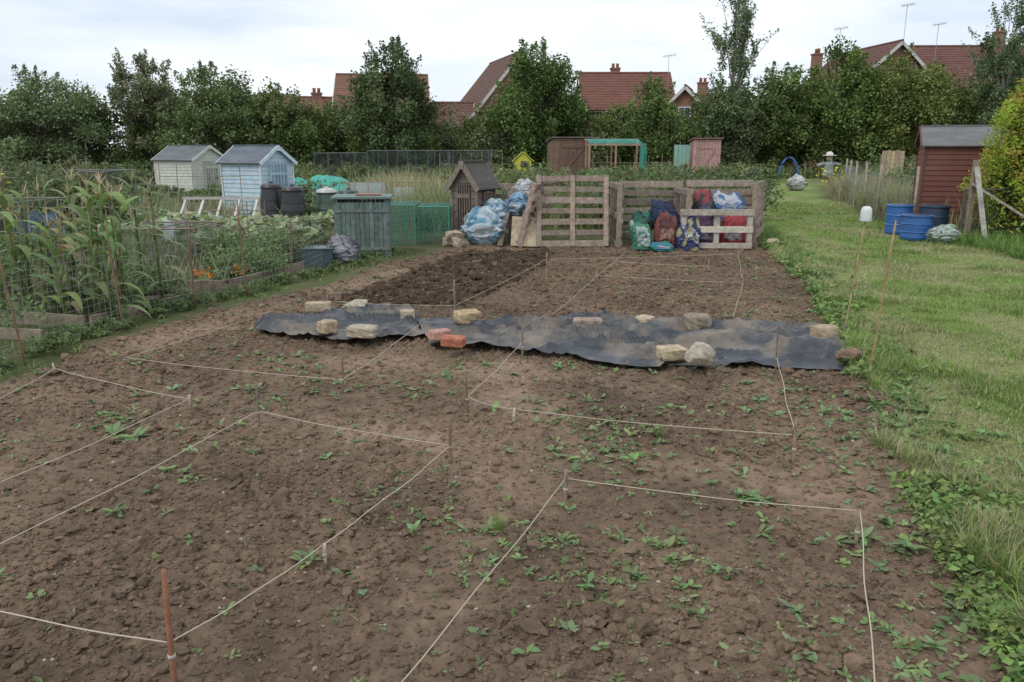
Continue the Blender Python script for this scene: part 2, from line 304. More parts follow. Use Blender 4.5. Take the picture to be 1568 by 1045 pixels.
# ---------------------------------------------------------------- weeds in soil
def weeds():
    Lv=Leaves();n=17000;u=U(0,1,n);y=2.1*(13/2.1)**u;x=U(-3.9,3.8,n);z,so,du,pt,ro,sd_=ground(x,y)
    d=ss(.47,.66,fbm(x*1.6,y*1.6,101,3))*.52+.06+.45*ss(-.6,-.05,sd_)*(x>0)+.12*(x>.2)*(y<5)
    m=(so>.5)&(du<.3)&(U(0,1,n)<d)&((y<6.6)|(U(0,1,n)<.35));x,y,z=x[m],y[m],z[m];n=len(x)
    s=np.clip(rng.lognormal(-.16,.42,n),.4,2)*(1+.055*y)
    cb=cols((.15,.205,.085),n,.3)
    for k in range(7):
        keep=U(0,1,n)<(1 if k<4 else .5);kk=keep.sum()
        P=np.stack([x+rng.normal(0,.009,n),y+rng.normal(0,.009,n),z+.008],1)[keep]
        Lv.strips(P,U(0,6.28,kk),U(.1,.9,kk),U(.014,.032,kk)*s[keep],U(.009,.017,kk)*s[keep],U(.2,1.0,kk),[.1,.7,1,.75,.1],cb[keep]*U(.8,1.2,(kk,1)))
    for (wx,wy,sc) in [(1.17,3.72,1.2),(1.25,3.68,1.0),(1.1,2.75,.9),(-2.3,4.55,1.5),(-2.45,4.65,1.3),(1.6,3.3,1.1),(1.45,3.3,1.1),(1.75,3.22,1.1),(-.86,3.05,.9),(2.1,5.05,1.1),(-.3,3.5,.6),(-3.0,4.2,1.1),(-2.1,2.9,.9),(1.5,2.5,.9),(1.95,3.0,1.1),(-1.5,4.3,.7),(.5,3.3,.6),(-1.9,3.5,.8),(-2.7,5.0,.8),(.9,3.0,.6),(1.3,4.3,.7),(2.05,3.6,1)]:
        n=int(8*sc)+4;P=np.tile([wx,wy,gz(wx,wy)+.015],(n,1))+rng.normal(0,.012,(n,3))*[1,1,.2]
        Lv.strips(P,U(0,6.28,n),U(.2,.9,n),U(.045,.095,n)*sc,U(.018,.032,n)*sc,U(.4,1.2,n),[.15,.6,1,.95,.6,.08],cols((.14,.2,.085),n,.25))
    for (wx,wy) in [(-.06,3.42),(-2.05,2.75),(-3.1,3.9),(.9,4.6)]:
        n=40;P=np.tile([wx,wy,gz(wx,wy)],(n,1))+rng.normal(0,.012,(n,3))*[1,1,0]
        Lv.strips(P,U(0,6.28,n),U(.7,1.5,n),U(.05,.11,n),U(.003,.005,n),U(.2,1.2,n),[1,.8,.1],cols((.15,.23,.07),n,.25))
    Lv.obj('soil_weeds')
weeds()
# ---------------------------------------------------------------- lawn
EY=[1.5,2.6,4.05,5.6,7.66,10,13.4,16,24,36];EX=[1.6,1.87,2.2,2.62,3.25,3.85,4.4,5,7.4,11.5]
def lawn_grass():
    Lv=Leaves();n=320000;u=U(0,1,n);y=1.9*(26/1.9)**u;edge=np.interp(y,EY,EX);x=edge-.35+U(0,1,n)*(np.minimum(.72*y+1,9.4+.15*y)-edge+.35)
    m=(x<.72*y+.6);x=x[m];y=y[m];z,so,du,pt,ro,sd_=ground(x,y);k=(so<.5)&(polysd(x,y,LAWN)<.2);x=x[k];y=y[k];z=z[k];n=len(x)
    tall=(1+1.0*ss(.4,0,polysd(x,y,SOIL)))*(.55+1.2*ss(.45,.65,fbm(x*2,y*2,71,3)))
    dry=ss(.44,.62,fbm(x*1.4,y*.8,91,4));g=fbm(x*2.3,y*2.3,33,3);g5=fbm(x*.6,y*.6,34,2)
    c=cols((.165,.225,.06),n,.3,.1)*(.42+.7*g+.5*g5)[:,None];c=np.where((U(0,1,n)<.12+.5*dry)[:,None],cols((.29,.27,.15),n,.25),c)
    sc=(1+.11*y)
    Lv.strips(np.stack([x,y,z-.003],1),U(0,6.28,n),U(.35,1.35,n),U(.022,.055,n)*tall*(1+.02*y),U(.0028,.005,n)*sc,U(.1,1.3,n),[1,.75,.08],c)
    Lv.obj('lawn_grass')
lawn_grass()
def edge_weeds():
    Lv=Leaves();n=2300;u=U(0,1,n);y=2.0*(15/2.0)**u;edge=np.interp(y,EY,EX);x=edge+np.abs(rng.normal(0,.24,n))-.14
    m=fbm(x*2,y*2,55,3)>.45;x=x[m];y=y[m];z=ground(x,y)[0];n=len(x);s=U(.4,1.3,n)*(1+.05*y)
    cb=cols((.155,.22,.07),n,.3,.1)
    for k in range(12):
        rr=U(0,1,n)*.06*s;a=U(0,6.28,n);P=np.stack([x+rr*np.cos(a),y+rr*np.sin(a),z+.012+U(0,.05,n)*s],1)
        Lv.kites(P,.032*s,cb*U(.7,1.2,(n,1)),.6,1.0)
    n=600;u=U(0,1,n);y=2.0*(15/2.0)**u;x=np.interp(y,EY,EX)+np.abs(rng.normal(0,.3,n))-.05;z=ground(x,y)[0];s=U(.5,1.2,n)*(1+.04*y)
    for k in range(7): Lv.strips(np.stack([x,y,z],1),U(0,6.28,n),U(.2,1.1,n),U(.05,.085,n)*s,U(.014,.026,n)*s,U(.4,1.4,n),[.2,.6,1,.95,.6,.08],cols((.145,.2,.075),n,.25))
    n=8500;t=U(0,1,n);px=np.array([-4.3,-4.0,-3.8,-3.2,-2.6,-1.75]);py=np.array([5.2,6.2,7.6,9.2,11,13.6]);x=np.interp(t*5,range(6),px)+rng.normal(-.1,.16,n);y=np.interp(t*5,range(6),py)+rng.normal(0,.1,n)
    m=fbm(x*3,y*3,57,3)>.48;x=x[m];y=y[m];n=len(x);z=ground(x,y)[0];Lv.strips(np.stack([x,y,z],1),U(0,6.28,n),U(.3,1.4,n),U(.03,.11,n),U(.006,.016,n),U(.2,1.5,n),[.8,1,.6,.05],cols((.14,.18,.065),n,.35,.12))
    for k in range(110):
        t=U(0,1)*5;x=np.interp(t,range(6),px)+U(-.3,.1);y=np.interp(t,range(6),py);bush(Lv,x,y,U(.06,.16),U(.06,.18),110,.035,(.125,.17,.07),0,.3,.6,6)
    Lv.obj('verge_weeds')
edge_weeds()
def mound():
    Lv=Leaves();n=30000;x=U(8.0,14,n);y=U(11.8,15.2,n);m=fbm(x,y,7,3)>.3;x=x[m];y=y[m];n=len(x)
    Lv.strips(np.stack([x,y,0*x],1),U(0,6.28,n),U(.6,1.5,n),U(.12,.36,n),U(.008,.016,n),U(.3,1.6,n),[1,.9,.5,.05],cols((.125,.20,.05),n,.3,.1))
    n=7000;x=U(3.9,4.7,n);y=U(14.3,17,n);x=x+.3*(y-14);Lv.strips(np.stack([x,y,0*x],1),U(0,6.28,n),U(.6,1.5,n),U(.08,.25,n),U(.008,.016,n),U(.3,1.6,n),[1,.9,.5,.05],cols((.12,.18,.05),n,.3,.1))
    Lv.obj('long_grass')
mound()
# ---------------------------------------------------------------- plastic sheets
def sheet(name,Bk,Fr,seed,nu=480,nv=110):
    u=np.linspace(0,1,nu);v=np.linspace(0,1,nv);k=np.linspace(0,1,len(Bk));Bk=np.array(Bk);Fr=np.array(Fr)
    bx=np.interp(u,k,Bk[:,0]);by=np.interp(u,k,Bk[:,1])+.18*(fbm(u*7,0*u,seed,2)-.5);fx=np.interp(u,k,Fr[:,0]);fy=np.interp(u,k,Fr[:,1])+.26*(fbm(u*7,0*u+5,seed,2)-.5)
    VV,UU=np.meshgrid(v,u,indexing='ij');X=bx[None]*(1-VV)+fx[None]*VV;Y=by[None]*(1-VV)+fy[None]*VV
    X=X+.12*(fbm(VV*3+UU*0,UU*2,seed+40,2)-.5)*np.abs(2*UU-1)
    wv=fbm(X*.9,Y*2,seed+20,3)*1.6
    q=fbm(X*1.0+Y*.5+wv,Y*4.2-X*.5+wv,seed+1,2);rg=np.clip(1-np.abs(2*q-1)*5.0,0,1)**1.3
    q2=fbm(X*2.2-Y*1.4+wv,Y*4.8+X*1.6+wv,seed+2,2);rg2=np.clip(1-np.abs(2*q2-1)*6,0,1)**1.5
    q3=fbm(X*6+Y*3+wv,Y*9-X*3,seed+3,2);rg3=np.clip(1-np.abs(2*q3-1)*5,0,1)
    edge=np.minimum(np.minimum(VV,1-VV)*5,1)*np.minimum(np.minimum(UU,1-UU)*25,1)
    Z=.035+.04*(fbm(X*.9,Y*1.4,seed+9,2))+.075*rg+.04*rg2+.009*rg3
    Z=Z*(.42+.58*edge)+.04*np.clip(fbm(UU*12,VV*0+2,seed+6,2)-.5,0,1)*(1-edge)
    C=np.zeros(X.shape+(3,))+np.array([.060,.066,.074])*(.75+.5*fbm(X*3,Y*3,seed,3))[...,None]
    i=np.arange((nv-1)*(nu-1));r=i//(nu-1);c=i%(nu-1);a=r*nu+c
    return npmesh(name,np.stack([X,Y,Z],2).reshape(-1,3),np.stack([a,a+nu,a+nu+1,a+1],1),C.reshape(-1,3),M_tarp,smooth=True)
sheet('black_plastic_sheet',[(-.98,7.95),(-.1,7.72),(.4,7.8),(.8,8.1),(1.5,7.88),(2.3,7.65),(3.22,7.5)],[(-.74,6.85),(-.2,6.7),(.31,6.5),(.5,6.35),(1.2,6.02),(1.9,6.1),(2.8,5.88)],201)
sheet('black_plastic_sheet',[(-2.55,7.85),(-2.05,8.25),(-1.5,8.3),(-1.12,8.6)],[(-2.4,7.2),(-1.9,7.12),(-1.42,6.9),(-.84,7.25)],231,240,90)
# ---------------------------------------------------------------- stones and bricks
icoV,icoF=ico(5)
def rock(name,x,y,z,dim,rz,col,box=.0,seed=0,tilt=0):
    v=icoV.copy();p=2+box*8
    if box>0: v=v/((np.abs(v)**p).sum(1)**(1/p))[:,None]
    if box<.6:   # knock flat facets off the lump, as a broken stone has
        rs=np.random.default_rng(seed+1)
        for _ in range(9):
            nrm=rs.normal(size=3);nrm/=np.linalg.norm(nrm);dd=v@nrm;lim=rs.uniform(.66,.9);ex=np.clip(dd-lim,0,None);v=v-ex[:,None]*nrm*.92
    amp=.08 if box>.8 else .2
    k=1+amp*(fbm(v[:,0]*1.5+v[:,2]*2+seed,v[:,1]*1.5-v[:,2]+seed*3,seed,3)-.5)+.06*(fbm(v[:,0]*8+v[:,2]*7,v[:,1]*8-v[:,2]*5,seed+5,3)-.5)
    v=v*k[:,None]*np.array(dim)*.54
    R=np.array(Matrix.Rotation(rz,3,'Z')@Matrix.Rotation(tilt,3,'X'));v=v@R.T+np.array([x,y,z+dim[2]*.42])
    cc=np.array(col)[None]*(.75+.5*fbm(v[:,0]*30+v[:,2]*20,v[:,1]*30+seed,seed,3))[:,None]
    return npmesh(name,v,icoF,cc,M_stone,smooth=True)
for k,(n,x,y,d,rz,c,b) in enumerate([('pale_brick',-2.01,8.12,(.24,.12,.09),.1,(.44,.35,.24),1),('flint_stone',-1.63,8.16,(.25,.18,.11),.4,(.42,.37,.28),.4),('sandstone_block',-1.69,7.12,(.15,.12,.11),.8,(.44,.35,.23),.8),
 ('flint_stone',-1.34,6.98,(.24,.16,.09),-.2,(.42,.36,.27),.65),('sandstone_block',-1.04,7.75,(.13,.1,.08),.2,(.46,.38,.27),.9),('sandstone_block',-.43,7.57,(.22,.15,.11),.5,(.44,.33,.2),.7),
 ('pink_brick',-.64,6.86,(.17,.11,.08),.5,(.5,.28,.22),1),('red_brick',-.5,6.62,(.19,.11,.075),-.3,(.42,.16,.10),1),('stock_brick',.71,7.3,(.25,.11,.09),0,(.36,.27,.22),1),
 ('sandstone_block',1.24,7.34,(.19,.13,.10),.9,(.5,.41,.28),.85),('rubble_block',1.73,7.26,(.21,.15,.14),.2,(.30,.25,.18),.6),('rubble_block',2.76,6.86,(.20,.13,.12),.2,(.42,.33,.22),.9),
 ('round_cobble',2.66,6.06,(.19,.16,.13),0,(.25,.17,.12),.15),('sandstone_block',1.28,6.2,(.2,.15,.09),.3,(.46,.37,.25),.7),('concrete_lump',1.45,6.03,(.22,.18,.16),.6,(.42,.37,.29),.5)]):
    rock(n,x,y,.07,d,rz,c,b,k*7+3,U(-.1,.1))
for k,(x,y,s) in enumerate([(-1.12,14.3,.2),(-.95,14.15,.22),(-.86,14.4,.16),(-1.02,14.25,.24),(4.6,14.1,.2),(4.66,14.4,.15)]): rock('rubble_stone',x,y,.12 if k==3 else .01,(s*1.2,s,s*.8),k,(.42,.35,.26),.4,k+50)
# ---------------------------------------------------------------- strings and pegs
def string(p,q,sag=.02):
    b=B();p=Vector(p);q=Vector(q);n=24;a=U(0,9);pts=[]
    for i in range(n+1):
        t=i/n;v=p.lerp(q,t);v.z-=sag*4*t*(1-t);v.z=max(v.z,.014+gz(v.x,v.y));v.x+=.006*math.sin(a+t*11)*(4*t*(1-t));v.y+=.006*math.cos(a*2+t*9)*(4*t*(1-t));pts.append(v)
    b.tube(pts,.0026,(.52,.45,.35),5);b.obj('garden_string',M_string,smooth=True)
def peg(x,y,top,r=.008,col=(.30,.19,.12),lean=(0,0),name='wooden_peg'):
    b=B();z=gz(x,y);m=5;pts=[(x+lean[0]*i/m+U(-.001,.001),y+lean[1]*i/m,z-.05+(top+.05)*i/m) for i in range(m+1)]
    b.tube(pts,[r*.9]+[r]*(m-1)+[r*.85],col,7)
    if name=='wooden_peg': b.tube([(x+lean[0]*.4,y,z+top*.3),(x+lean[0]*.4,y,z+top*.3+.012)],r*1.3,(.45,.4,.32),7)
    b.obj(name,M_wood,smooth=True)
A=(-1.585,4.73,.11);Bp=(-.348,4.24,.07);Cc=(-.80,3.09,.065);D=(-1.085,2.227,.18);E=(-2.3,2.62,.15);Fp=(-2.25,2.81,.08)
Gp=(.272,3.754,.08);H=(-.417,2.02,.07);I=(1.563,3.297,.12);J=(1.068,1.99,.07);K=(-2.193,5.16,.05);Lp=(-2.72,3.46,.05);Mp=(-3.533,5.933,.05);Np=(-3.49,4.8,.05)
Op=(-3.119,6.2,.07);Pp=(-1.218,5.49,.09);Q=(-2.627,7.51,.08);R=(-.85,7.1,.14);S=(-.3,5.118,.08);T=(.088,6.51,.12);S2=(.008,4.917,.06);Up=(1.58,4.19,.15);V_=(2.046,5.95,.14)
Wp=(-.57,7.81,.18);X0=(-2.014,8.585,.08);X1=(.524,11.99,.08);Y1=(1.146,10.56,.06);Y0=(.414,7.97,.06);Zp=(2.845,9.7,.1);Z1=(2.22,7.84,.06);Z2=(3.6,12.65,.08)
for p,q in [(A,Bp),(A,Fp),(Bp,Cc),(Cc,D),(D,E),(Gp,H),(Gp,I),(I,J),(K,Lp),(K,Mp),(Mp,Np),(Op,Pp),(Op,Q),(Pp,R),(S,T),(S,S2),(S2,Up),(Up,V_),(X0,Wp),(Wp,X1),(Y1,Y0),(Y1,Zp),(Zp,Z1),(Zp,Z2),((1.58,11.9,.06),(2.83,11.39,.06)),((X1),(3.6,12.65,.08)),(Y1,(1.9,13.2,.05))]: string(p,q,.015)
for p,t,r,c in [(A,.29,.008,(.2,.17,.14)),(Bp,.25,.009,(.25,.17,.12)),(Cc,.085,.008,(.5,.44,.33)),(D,.44,.010,(.30,.14,.08)),(Gp,.16,.010,(.27,.2,.15)),(I,.16,.010,(.3,.24,.17)),(K,.07,.008,(.5,.44,.33)),(Mp,.07,.008,(.5,.44,.33)),(Op,.09,.009,(.3,.2,.14)),
  (Pp,.32,.007,(.22,.15,.11)),(Q,.14,.01,(.3,.22,.15)),(S,.27,.008,(.2,.13,.09)),(T,.26,.008,(.25,.17,.1)),(S2,.09,.008,(.55,.5,.4)),(Up,.26,.010,(.27,.19,.13)),(V_,.38,.007,(.2,.15,.11)),(Wp,.45,.009,(.22,.19,.16)),(X1,.2,.012,(.3,.22,.15)),
  (Y1,.12,.012,(.3,.24,.17)),(Zp,.27,.011,(.28,.2,.15)),(Z2,.2,.012,(.28,.2,.15)),(E,.3,.009,(.25,.17,.12)),(Fp,.2,.009,(.25,.17,.12)),(Lp,.2,.009,(.25,.17,.12)),(X0,.12,.01,(.3,.24,.17)),((1.58,11.9,0),.15,.01,(.3,.24,.17)),((2.83,11.39,0),.15,.01,(.3,.24,.17)),(H,.2,.009,(.3,.2,.1)),(J,.2,.009,(.3,.2,.1)),(Np,.2,.009,(.3,.2,.1))]:
    peg(p[0],p[1],t,r,c,(U(-.012,.012),0))
peg(3.03,7.1,1.10,.008,(.40,.29,.16),(.12,.05),'bamboo_cane');peg(2.71,5.82,1.18,.0075,(.36,.24,.13),(.09,.03),'bamboo_cane')
b=B();b.lathe((3.15,7.15,1.07),[(.048,0),(.05,.01),(.047,.10),(.042,.115),(.03,.13),(.012,.135)],(.66,.68,.66));b.obj('upturned_white_pot',M_plast,smooth=True)
# ---------------------------------------------------------------- trees
def tree(name,x,y,h,r,cb,n,ls,base,ncl=60,airy=.0,trunkc=(.10,.08,.06),sq=.3):
    e=empty(name,(x,y,0));zc=(h+cb)/2;rz=(h-cb)/2
    P,idx,cc=cloudpts((0,0,zc),(r,r,rz),n,ncl,.42 if not airy else .3,(.15,.34) if not airy else (.10,.2))
    t=np.clip((P[:,2]-cb)/(h-cb),0,1);k=(1.15-sq*t);P[:,0]*=k;P[:,1]*=k
    wob=1+.35*(fbm(P[:,2]*.8+x,np.arctan2(P[:,1],P[:,0])*1.2,int(abs(x)*7),2)-.5);P[:,0]*=wob;P[:,1]*=wob
    f=U(.65,1.4,ncl)[idx][:,None];Lv=Leaves();Lv.kites(P,ls,cols(base,n,.3,.08)*f,.7)
    ns=int(20+10*airy);bb=B()
    for i in range(ns):
        a=U(0,6.28);th=U(.0,1.5);d=Vector((math.cos(a)*math.cos(th),math.sin(a)*math.cos(th),math.sin(th)))
        kk=1.12-sq*(.5+.5*d.z);s=Vector((0,0,zc))+Vector((d.x*r*.8*kk,d.y*r*.8*kk,d.z*rz*.82));dd=(d+Vector((0,0,.5))).normalized();ll=U(.4,1.15)*(1+.4*airy);m=80
        tt=U(0,1,m);Q=np.array(s)[None]+np.array(dd)[None]*(tt*ll)[:,None]+rng.normal(0,1,(m,3))*(.2*(1.15-tt))[:,None]
        Lv.kites(Q,ls*.9,cols(base,m,.3)*1.1,.65);bb.tube([s*.9,s+dd*ll*.8],[.02,.006],trunkc,4)
    w=.045+h*.012
    tp=[(U(-.05,.05)*i,U(-.05,.05)*i,h*.86*i/6-.05) for i in range(7)];bb.tube(tp,[w*(1-.8*i/6) for i in range(7)],trunkc,8)
    for c in cc[:20]:
        c=Vector(c);s0=Vector(tp[max(1,min(5,int(c.z/h*5)))]);s0.z=min(s0.z,c.z);mid=(s0+c)/2+Vector((0,0,-.15));bb.tube([s0,mid,c],[w*.4,w*.26,.012],trunkc,5)
    bb.obj('trunk_and_limbs',M_bark,e,True);Lv.obj('foliage',e,M_tleaf)
DG=(.09,.13,.045);MG=(.11,.152,.05);GG=(.125,.15,.074)
tree('field_maple_tree',-7.3,50,7.9,2.8,.3,19000,.18,(.088,.118,.052),75)
tree('field_maple_tree',1.5,50,7.8,3.0,.2,20000,.18,(.098,.145,.045),75)
tree('hawthorn_tree',8.3,49,5.5,2.0,.2,8500,.17,MG)
tree('silver_birch_tree',13.3,50,10.7,1.5,3.6,5600,.14,(.12,.155,.075),65,1,trunkc=(.4,.38,.34),sq=.15)
tree('hazel_tree',13.0,49.6,5.6,2.1,.2,9000,.17,(.115,.152,.07))
tree('hazel_tree',16.4,51,6.6,2.6,.2,12000,.18,MG)
tree('ash_tree',19.9,50,7.6,3.1,.2,17000,.18,(.105,.148,.045),65)
tree('ash_tree',23.0,49,7.3,2.9,.2,16000,.18,(.135,.162,.05),65)
tree('silver_birch_tree',28.3,48,9.9,2.1,.8,12000,.15,(.105,.142,.068),65,1,trunkc=(.3,.28,.24))
tree('oak_tree',31.6,49,8.4,3.4,.2,18000,.19,DG,70)
tree('willow_tree',-22.0,50,7.1,2.7,.2,13000,.16,(.155,.168,.092),65,1)
tree('cherry_tree',-18.2,49,6.4,3.1,.2,15000,.17,(.115,.152,.06),65)
tree('willow_tree',-27.6,48,5.9,3.9,.1,19000,.17,(.132,.168,.078),70)
tree('hawthorn_tree',-14.3,51,5.2,2.3,.2,9000,.17,(.115,.148,.055),50)
tree('apple_tree',-31.9,46,4.4,2.4,.1,10000,.16,(.12,.158,.07))
def belt():
    Lv=Leaves();hx=[-50,-36,-33,-31.4,-29,-26,-24,-20.5,-18.8,-17,-16,-14.2,-13,-11.3,-9,-5,-3.5,-1.8,4.8,6.5,8.5,10.6,12.3,15.6,17.3,18.5,20.2,22,23.5,25.5,27.2,29.3,31,33,55]
    hz=[3.0,3,3.6,5.0,5.9,5.8,5.8,6.2,6.2,5.7,5.2,5.1,4.8,5.0,4.8,4.2,4.0,4.4,4.7,4.5,4.9,4.4,5.0,5.8,6.2,6.2,6.4,6.4,6.6,6.2,6.2,6.6,6.8,7.2,7.5]
    for i in range(230):
        x=U(-46,48);y=U(49.3,54.5);t=float(np.interp(x,hx,hz));front=y<51.5
        h=t*(U(.6,.95) if front else U(.88,1.1));r=U(1.2,2.2)
        bs=[DG,MG,(.095,.13,.042),(.13,.158,.052),GG,(.145,.162,.08)][rng.integers(6)]
        n=1900;P,idx,_=cloudpts((x,y,h*.5),(r,1.3,h*.54),n,20,.4,(.22,.45));P[:,2]=np.maximum(P[:,2],.05)
        Lv.kites(P,U(.15,.2),cols(bs,n,.3)*U(.65,1.35,20)[idx][:,None],.68)
    n=9000;x=U(-45,48,n);y=U(47.5,50,n);Lv.strips(np.stack([x,y,0*x],1),U(0,6.28,n),U(.8,1.5,n),U(.5,1.1,n),U(.04,.09,n),U(.2,1.3,n),[1,1,.6,.05],cols((.13,.16,.065),n,.4))
    Lv.obj('hedgerow_tree_belt',None,M_tleaf)
belt()
def conifer():
    e=empty('golden_conifer_tree',(10.5,15.3,0));Lv=Leaves();n=34000
    zz=U(0,1,n)**.8
    a=U(0,6.28,n);lump=.74+.5*fbm(a*3.2+50,zz*9,88,3);rr=1.62*np.sqrt(np.clip(1-zz**2.2,0,1))*(.75+.25*U(0,1,n))
    P=np.stack([rr*lump*np.cos(a),rr*lump*np.sin(a),.25+zz*3.25+rng.normal(0,.05,n)],1)
    f=(.5+1.2*fbm(a*4+9,zz*13,66,3))[:,None];c=cols((.24,.30,.045),n,.3)*f;c=np.where((fbm(a*7,zz*24,67,3)>.63)[:,None],cols((.38,.28,.08),n,.25),c)
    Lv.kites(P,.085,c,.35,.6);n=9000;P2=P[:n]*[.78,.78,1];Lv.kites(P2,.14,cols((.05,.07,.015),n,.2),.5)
    Lv.obj('foliage',e);b=B();b.tube([(0,0,-.05),(0,0,1.5),(0,0,3)],[.12,.08,.03],(.1,.07,.05),8);b.obj('trunk',M_bark,e)
conifer()
# ---------------------------------------------------------------- houses
def slab(b,p0,p1,p2,p3,th,col):
    ps=[Vector(p) for p in(p0,p1,p2,p3)];n=(ps[1]-ps[0]).cross(ps[3]-ps[0]).normalized()
    if n.z<0:n=-n
    vs=[p+n*.02 for p in ps]+[p+n*(th+.02) for p in ps];b.add(vs,[(3,2,1,0),(4,5,6,7),(0,1,5,4),(1,2,6,5),(2,3,7,6),(3,0,4,7)],col)
def house(x,y,rz,lu,wv,eave,ridge,roofc,wins=(),chim=(),door=True,name='brick_house'):
    """local u = ridge direction (x), v = across (y); v=-wv/2 is the front"""
    e=empty(name,(x,y,0),rz);u=lu/2;v=wv/2
    b=B();b.add([(-u,-v,-.2),(u,-v,-.2),(u,v,-.2),(-u,v,-.2),(-u,-v,eave),(u,-v,eave),(u,v,eave),(-u,v,eave),(-u,0,ridge),(u,0,ridge)],[(0,1,5,4),(2,3,7,6),(1,2,6,9,5),(3,0,4,8,7)],(.3,.12,.07))
    b.obj('walls',M_brick,e)
    b=B();o=.35;sl=(ridge-eave)/v
    slab(b,(-u-o,-v-o,eave-sl*o),(u+o,-v-o,eave-sl*o),(u+o,0,ridge),(-u-o,0,ridge),.12,roofc)
    slab(b,(-u-o,0,ridge),(u+o,0,ridge),(u+o,v+o,eave-sl*o),(-u-o,v+o,eave-sl*o),.12,roofc)
    nrow=int(math.hypot(v+o,ridge-eave)/.32)
    for s in(-1,1):
        for i in range(nrow):
            t=(i+.5)/nrow;yy=s*(v+o)*t;zz=ridge-sl*(v+o)*t;ang=math.atan(sl)*(-s)
            b.box((0,yy,zz+.15/math.cos(ang)),(2*(u+o)-.01,.03,.02),vary(roofc,.08),Matrix.Rotation(ang,3,'X'))
    b.tube([(-u-o,0,ridge+.15),(u+o,0,ridge+.15)],.11,vary(roofc,.1),8)
    b.obj('roof',M_roof,e)
    b=B()
    for s in(-1,1):
        for p,q in(((s*(u+o+.03),-v-o,eave-sl*o+.02),(s*(u+o+.03),0,ridge+.02)),((s*(u+o+.03),v+o,eave-sl*o+.02),(s*(u+o+.03),0,ridge+.02))): b.beam(p,q,.05,.22,(.62,.6,.56))
    b.beam((-u-o,-v-o-.05,eave-sl*o-.03),(u+o,-v-o-.05,eave-sl*o-.03),.1,.1,(.1,.1,.1))
    b.obj('bargeboards_and_gutters',M_paint,e)
    g=B();fr=B()
    if door: fr.box((0,-v-.03,1.05),(.95,.08,2.1),(.25,.3,.3))
    for (f,p,z,ww,hh) in wins:
        if f=='f': c=(p,-v-.02,z);d=(ww,.05,hh)
        else: s=-1 if f=='l' else 1;c=(s*(u+.02),p,z);d=(.05,ww,hh)
        g.box(c,d,(.05,.05,.06))
        nn=Vector((0,-1,0)) if f=='f' else Vector((s,0,0));t=Vector((1,0,0)) if f=='f' else Vector((0,1,0));C0=Vector(c)+nn*.04
        for k in(-.5,0,.5): fr.beam(C0+t*ww*k+Vector((0,0,-hh/2)),C0+t*ww*k+Vector((0,0,hh/2)),.07,.07,(.68,.68,.66))
        for k in(-.5,.5): fr.beam(C0-t*ww*.5+Vector((0,0,hh*k))+nn*.01,C0+t*ww*.5+Vector((0,0,hh*k))+nn*.01,.07,.07,(.68,.68,.66))
    if g.v: g.obj('window_panes',M_glass,e)
    if fr.v: fr.obj('door_and_window_frames',M_paint,e)
    for (cu,cv,top) in chim:
        b=B();b.box((cu,cv,top/2+1.5),(.75,.6,top-3),(.3,.12,.07));b.box((cu,cv,top+.06),(.87,.72,.12),(.3,.12,.07));b.obj('chimney',M_brick,e)
        b=B()
        for k in(-.18,.18): b.lathe((cu+k,cv,top+.12),[(.13,0),(.12,.25),(.14,.3),(.14,.35)],(.35,.16,.1),10)
        b.obj('chimney_pots',M_stone,e,True)
    return e
RB=(.15,.08,.065)
house(-10.4,67,.12,6.6,7.5,4.9,7.3,(.20,.105,.07),[('l',0,4.2,1.0,1.0),('f',-1.5,4.2,1.2,1.1)])
house(-.6,70,rad(-90)+.28,9,8.4,3.9,8.9,(.15,.085,.065),[('r',.8,6.2,.8,1.0),('r',1.5,3.8,1.2,1.2),('r',-1.5,3.8,1.2,1.2)],[(1.0,1.2,9.3)])
house(-5.1,66,0,3.4,4.5,3.5,5.1,(.15,.08,.065),[('f',.9,3.1,1.0,.9)])
house(9.4,70,0,7.0,7,4.9,7.7,(.18,.08,.06),[('f',-.6,4.2,1.6,1.1),('f',2.2,4.2,1.2,1.1)],[(-.7,.6,8.2)])
house(14.2,67,rad(-90)-.3,5,4.4,4.1,6.3,RB,[('r',0,4.4,.9,.9)],[])
house(16.6,70,0,4,6,4.2,6.0,RB,[],[(-.6,0,7.0)])
house(28.2,67,rad(-90)+.12,9,9.5,5.2,9.3,(.145,.075,.06),[('r',-2,6.0,1.0,.9)],[(0,-4.1,8.9)])
house(37.2,69,-.03,12,9,6.0,9.7,(.155,.075,.062),[('f',0,5.2,1.4,1.1)],[(2.6,.2,10.9)])
house(-15.5,66,.35,5.0,6,4.0,5.5,(.2,.11,.07),[('l',0,3.6,1,.8)],[(0,0,5.9)])
house(-20.5,70,-.1,4.0,6,4.0,5.9,RB,[],[])
def aerial(x,y,z0,z1):
    b=B();b.tube([(x,y,z0),(x,y,z1)],.02,(.35,.35,.36),5);b.tube([(x-.5,y,z1-.05),(x+.6,y,z1+.1)],.016,(.35,.35,.36),4)
    for k in range(7): xx=x-.4+k*.15;b.tube([(xx,y-.25,z1-.04+k*.02),(xx,y+.25,z1-.04+k*.02)],.01,(.35,.35,.36),4);b.tube([(xx,y,z1-.2+k*.02),(xx,y,z1+.12+k*.02)],.01,(.35,.35,.36),4)
    b.obj('tv_aerial',M_metal)
aerial(30.6,66,8.2,12.5);aerial(33.2,66,8,11.1);aerial(12.7,68,7,9);aerial(25.6,66,8,10.8)
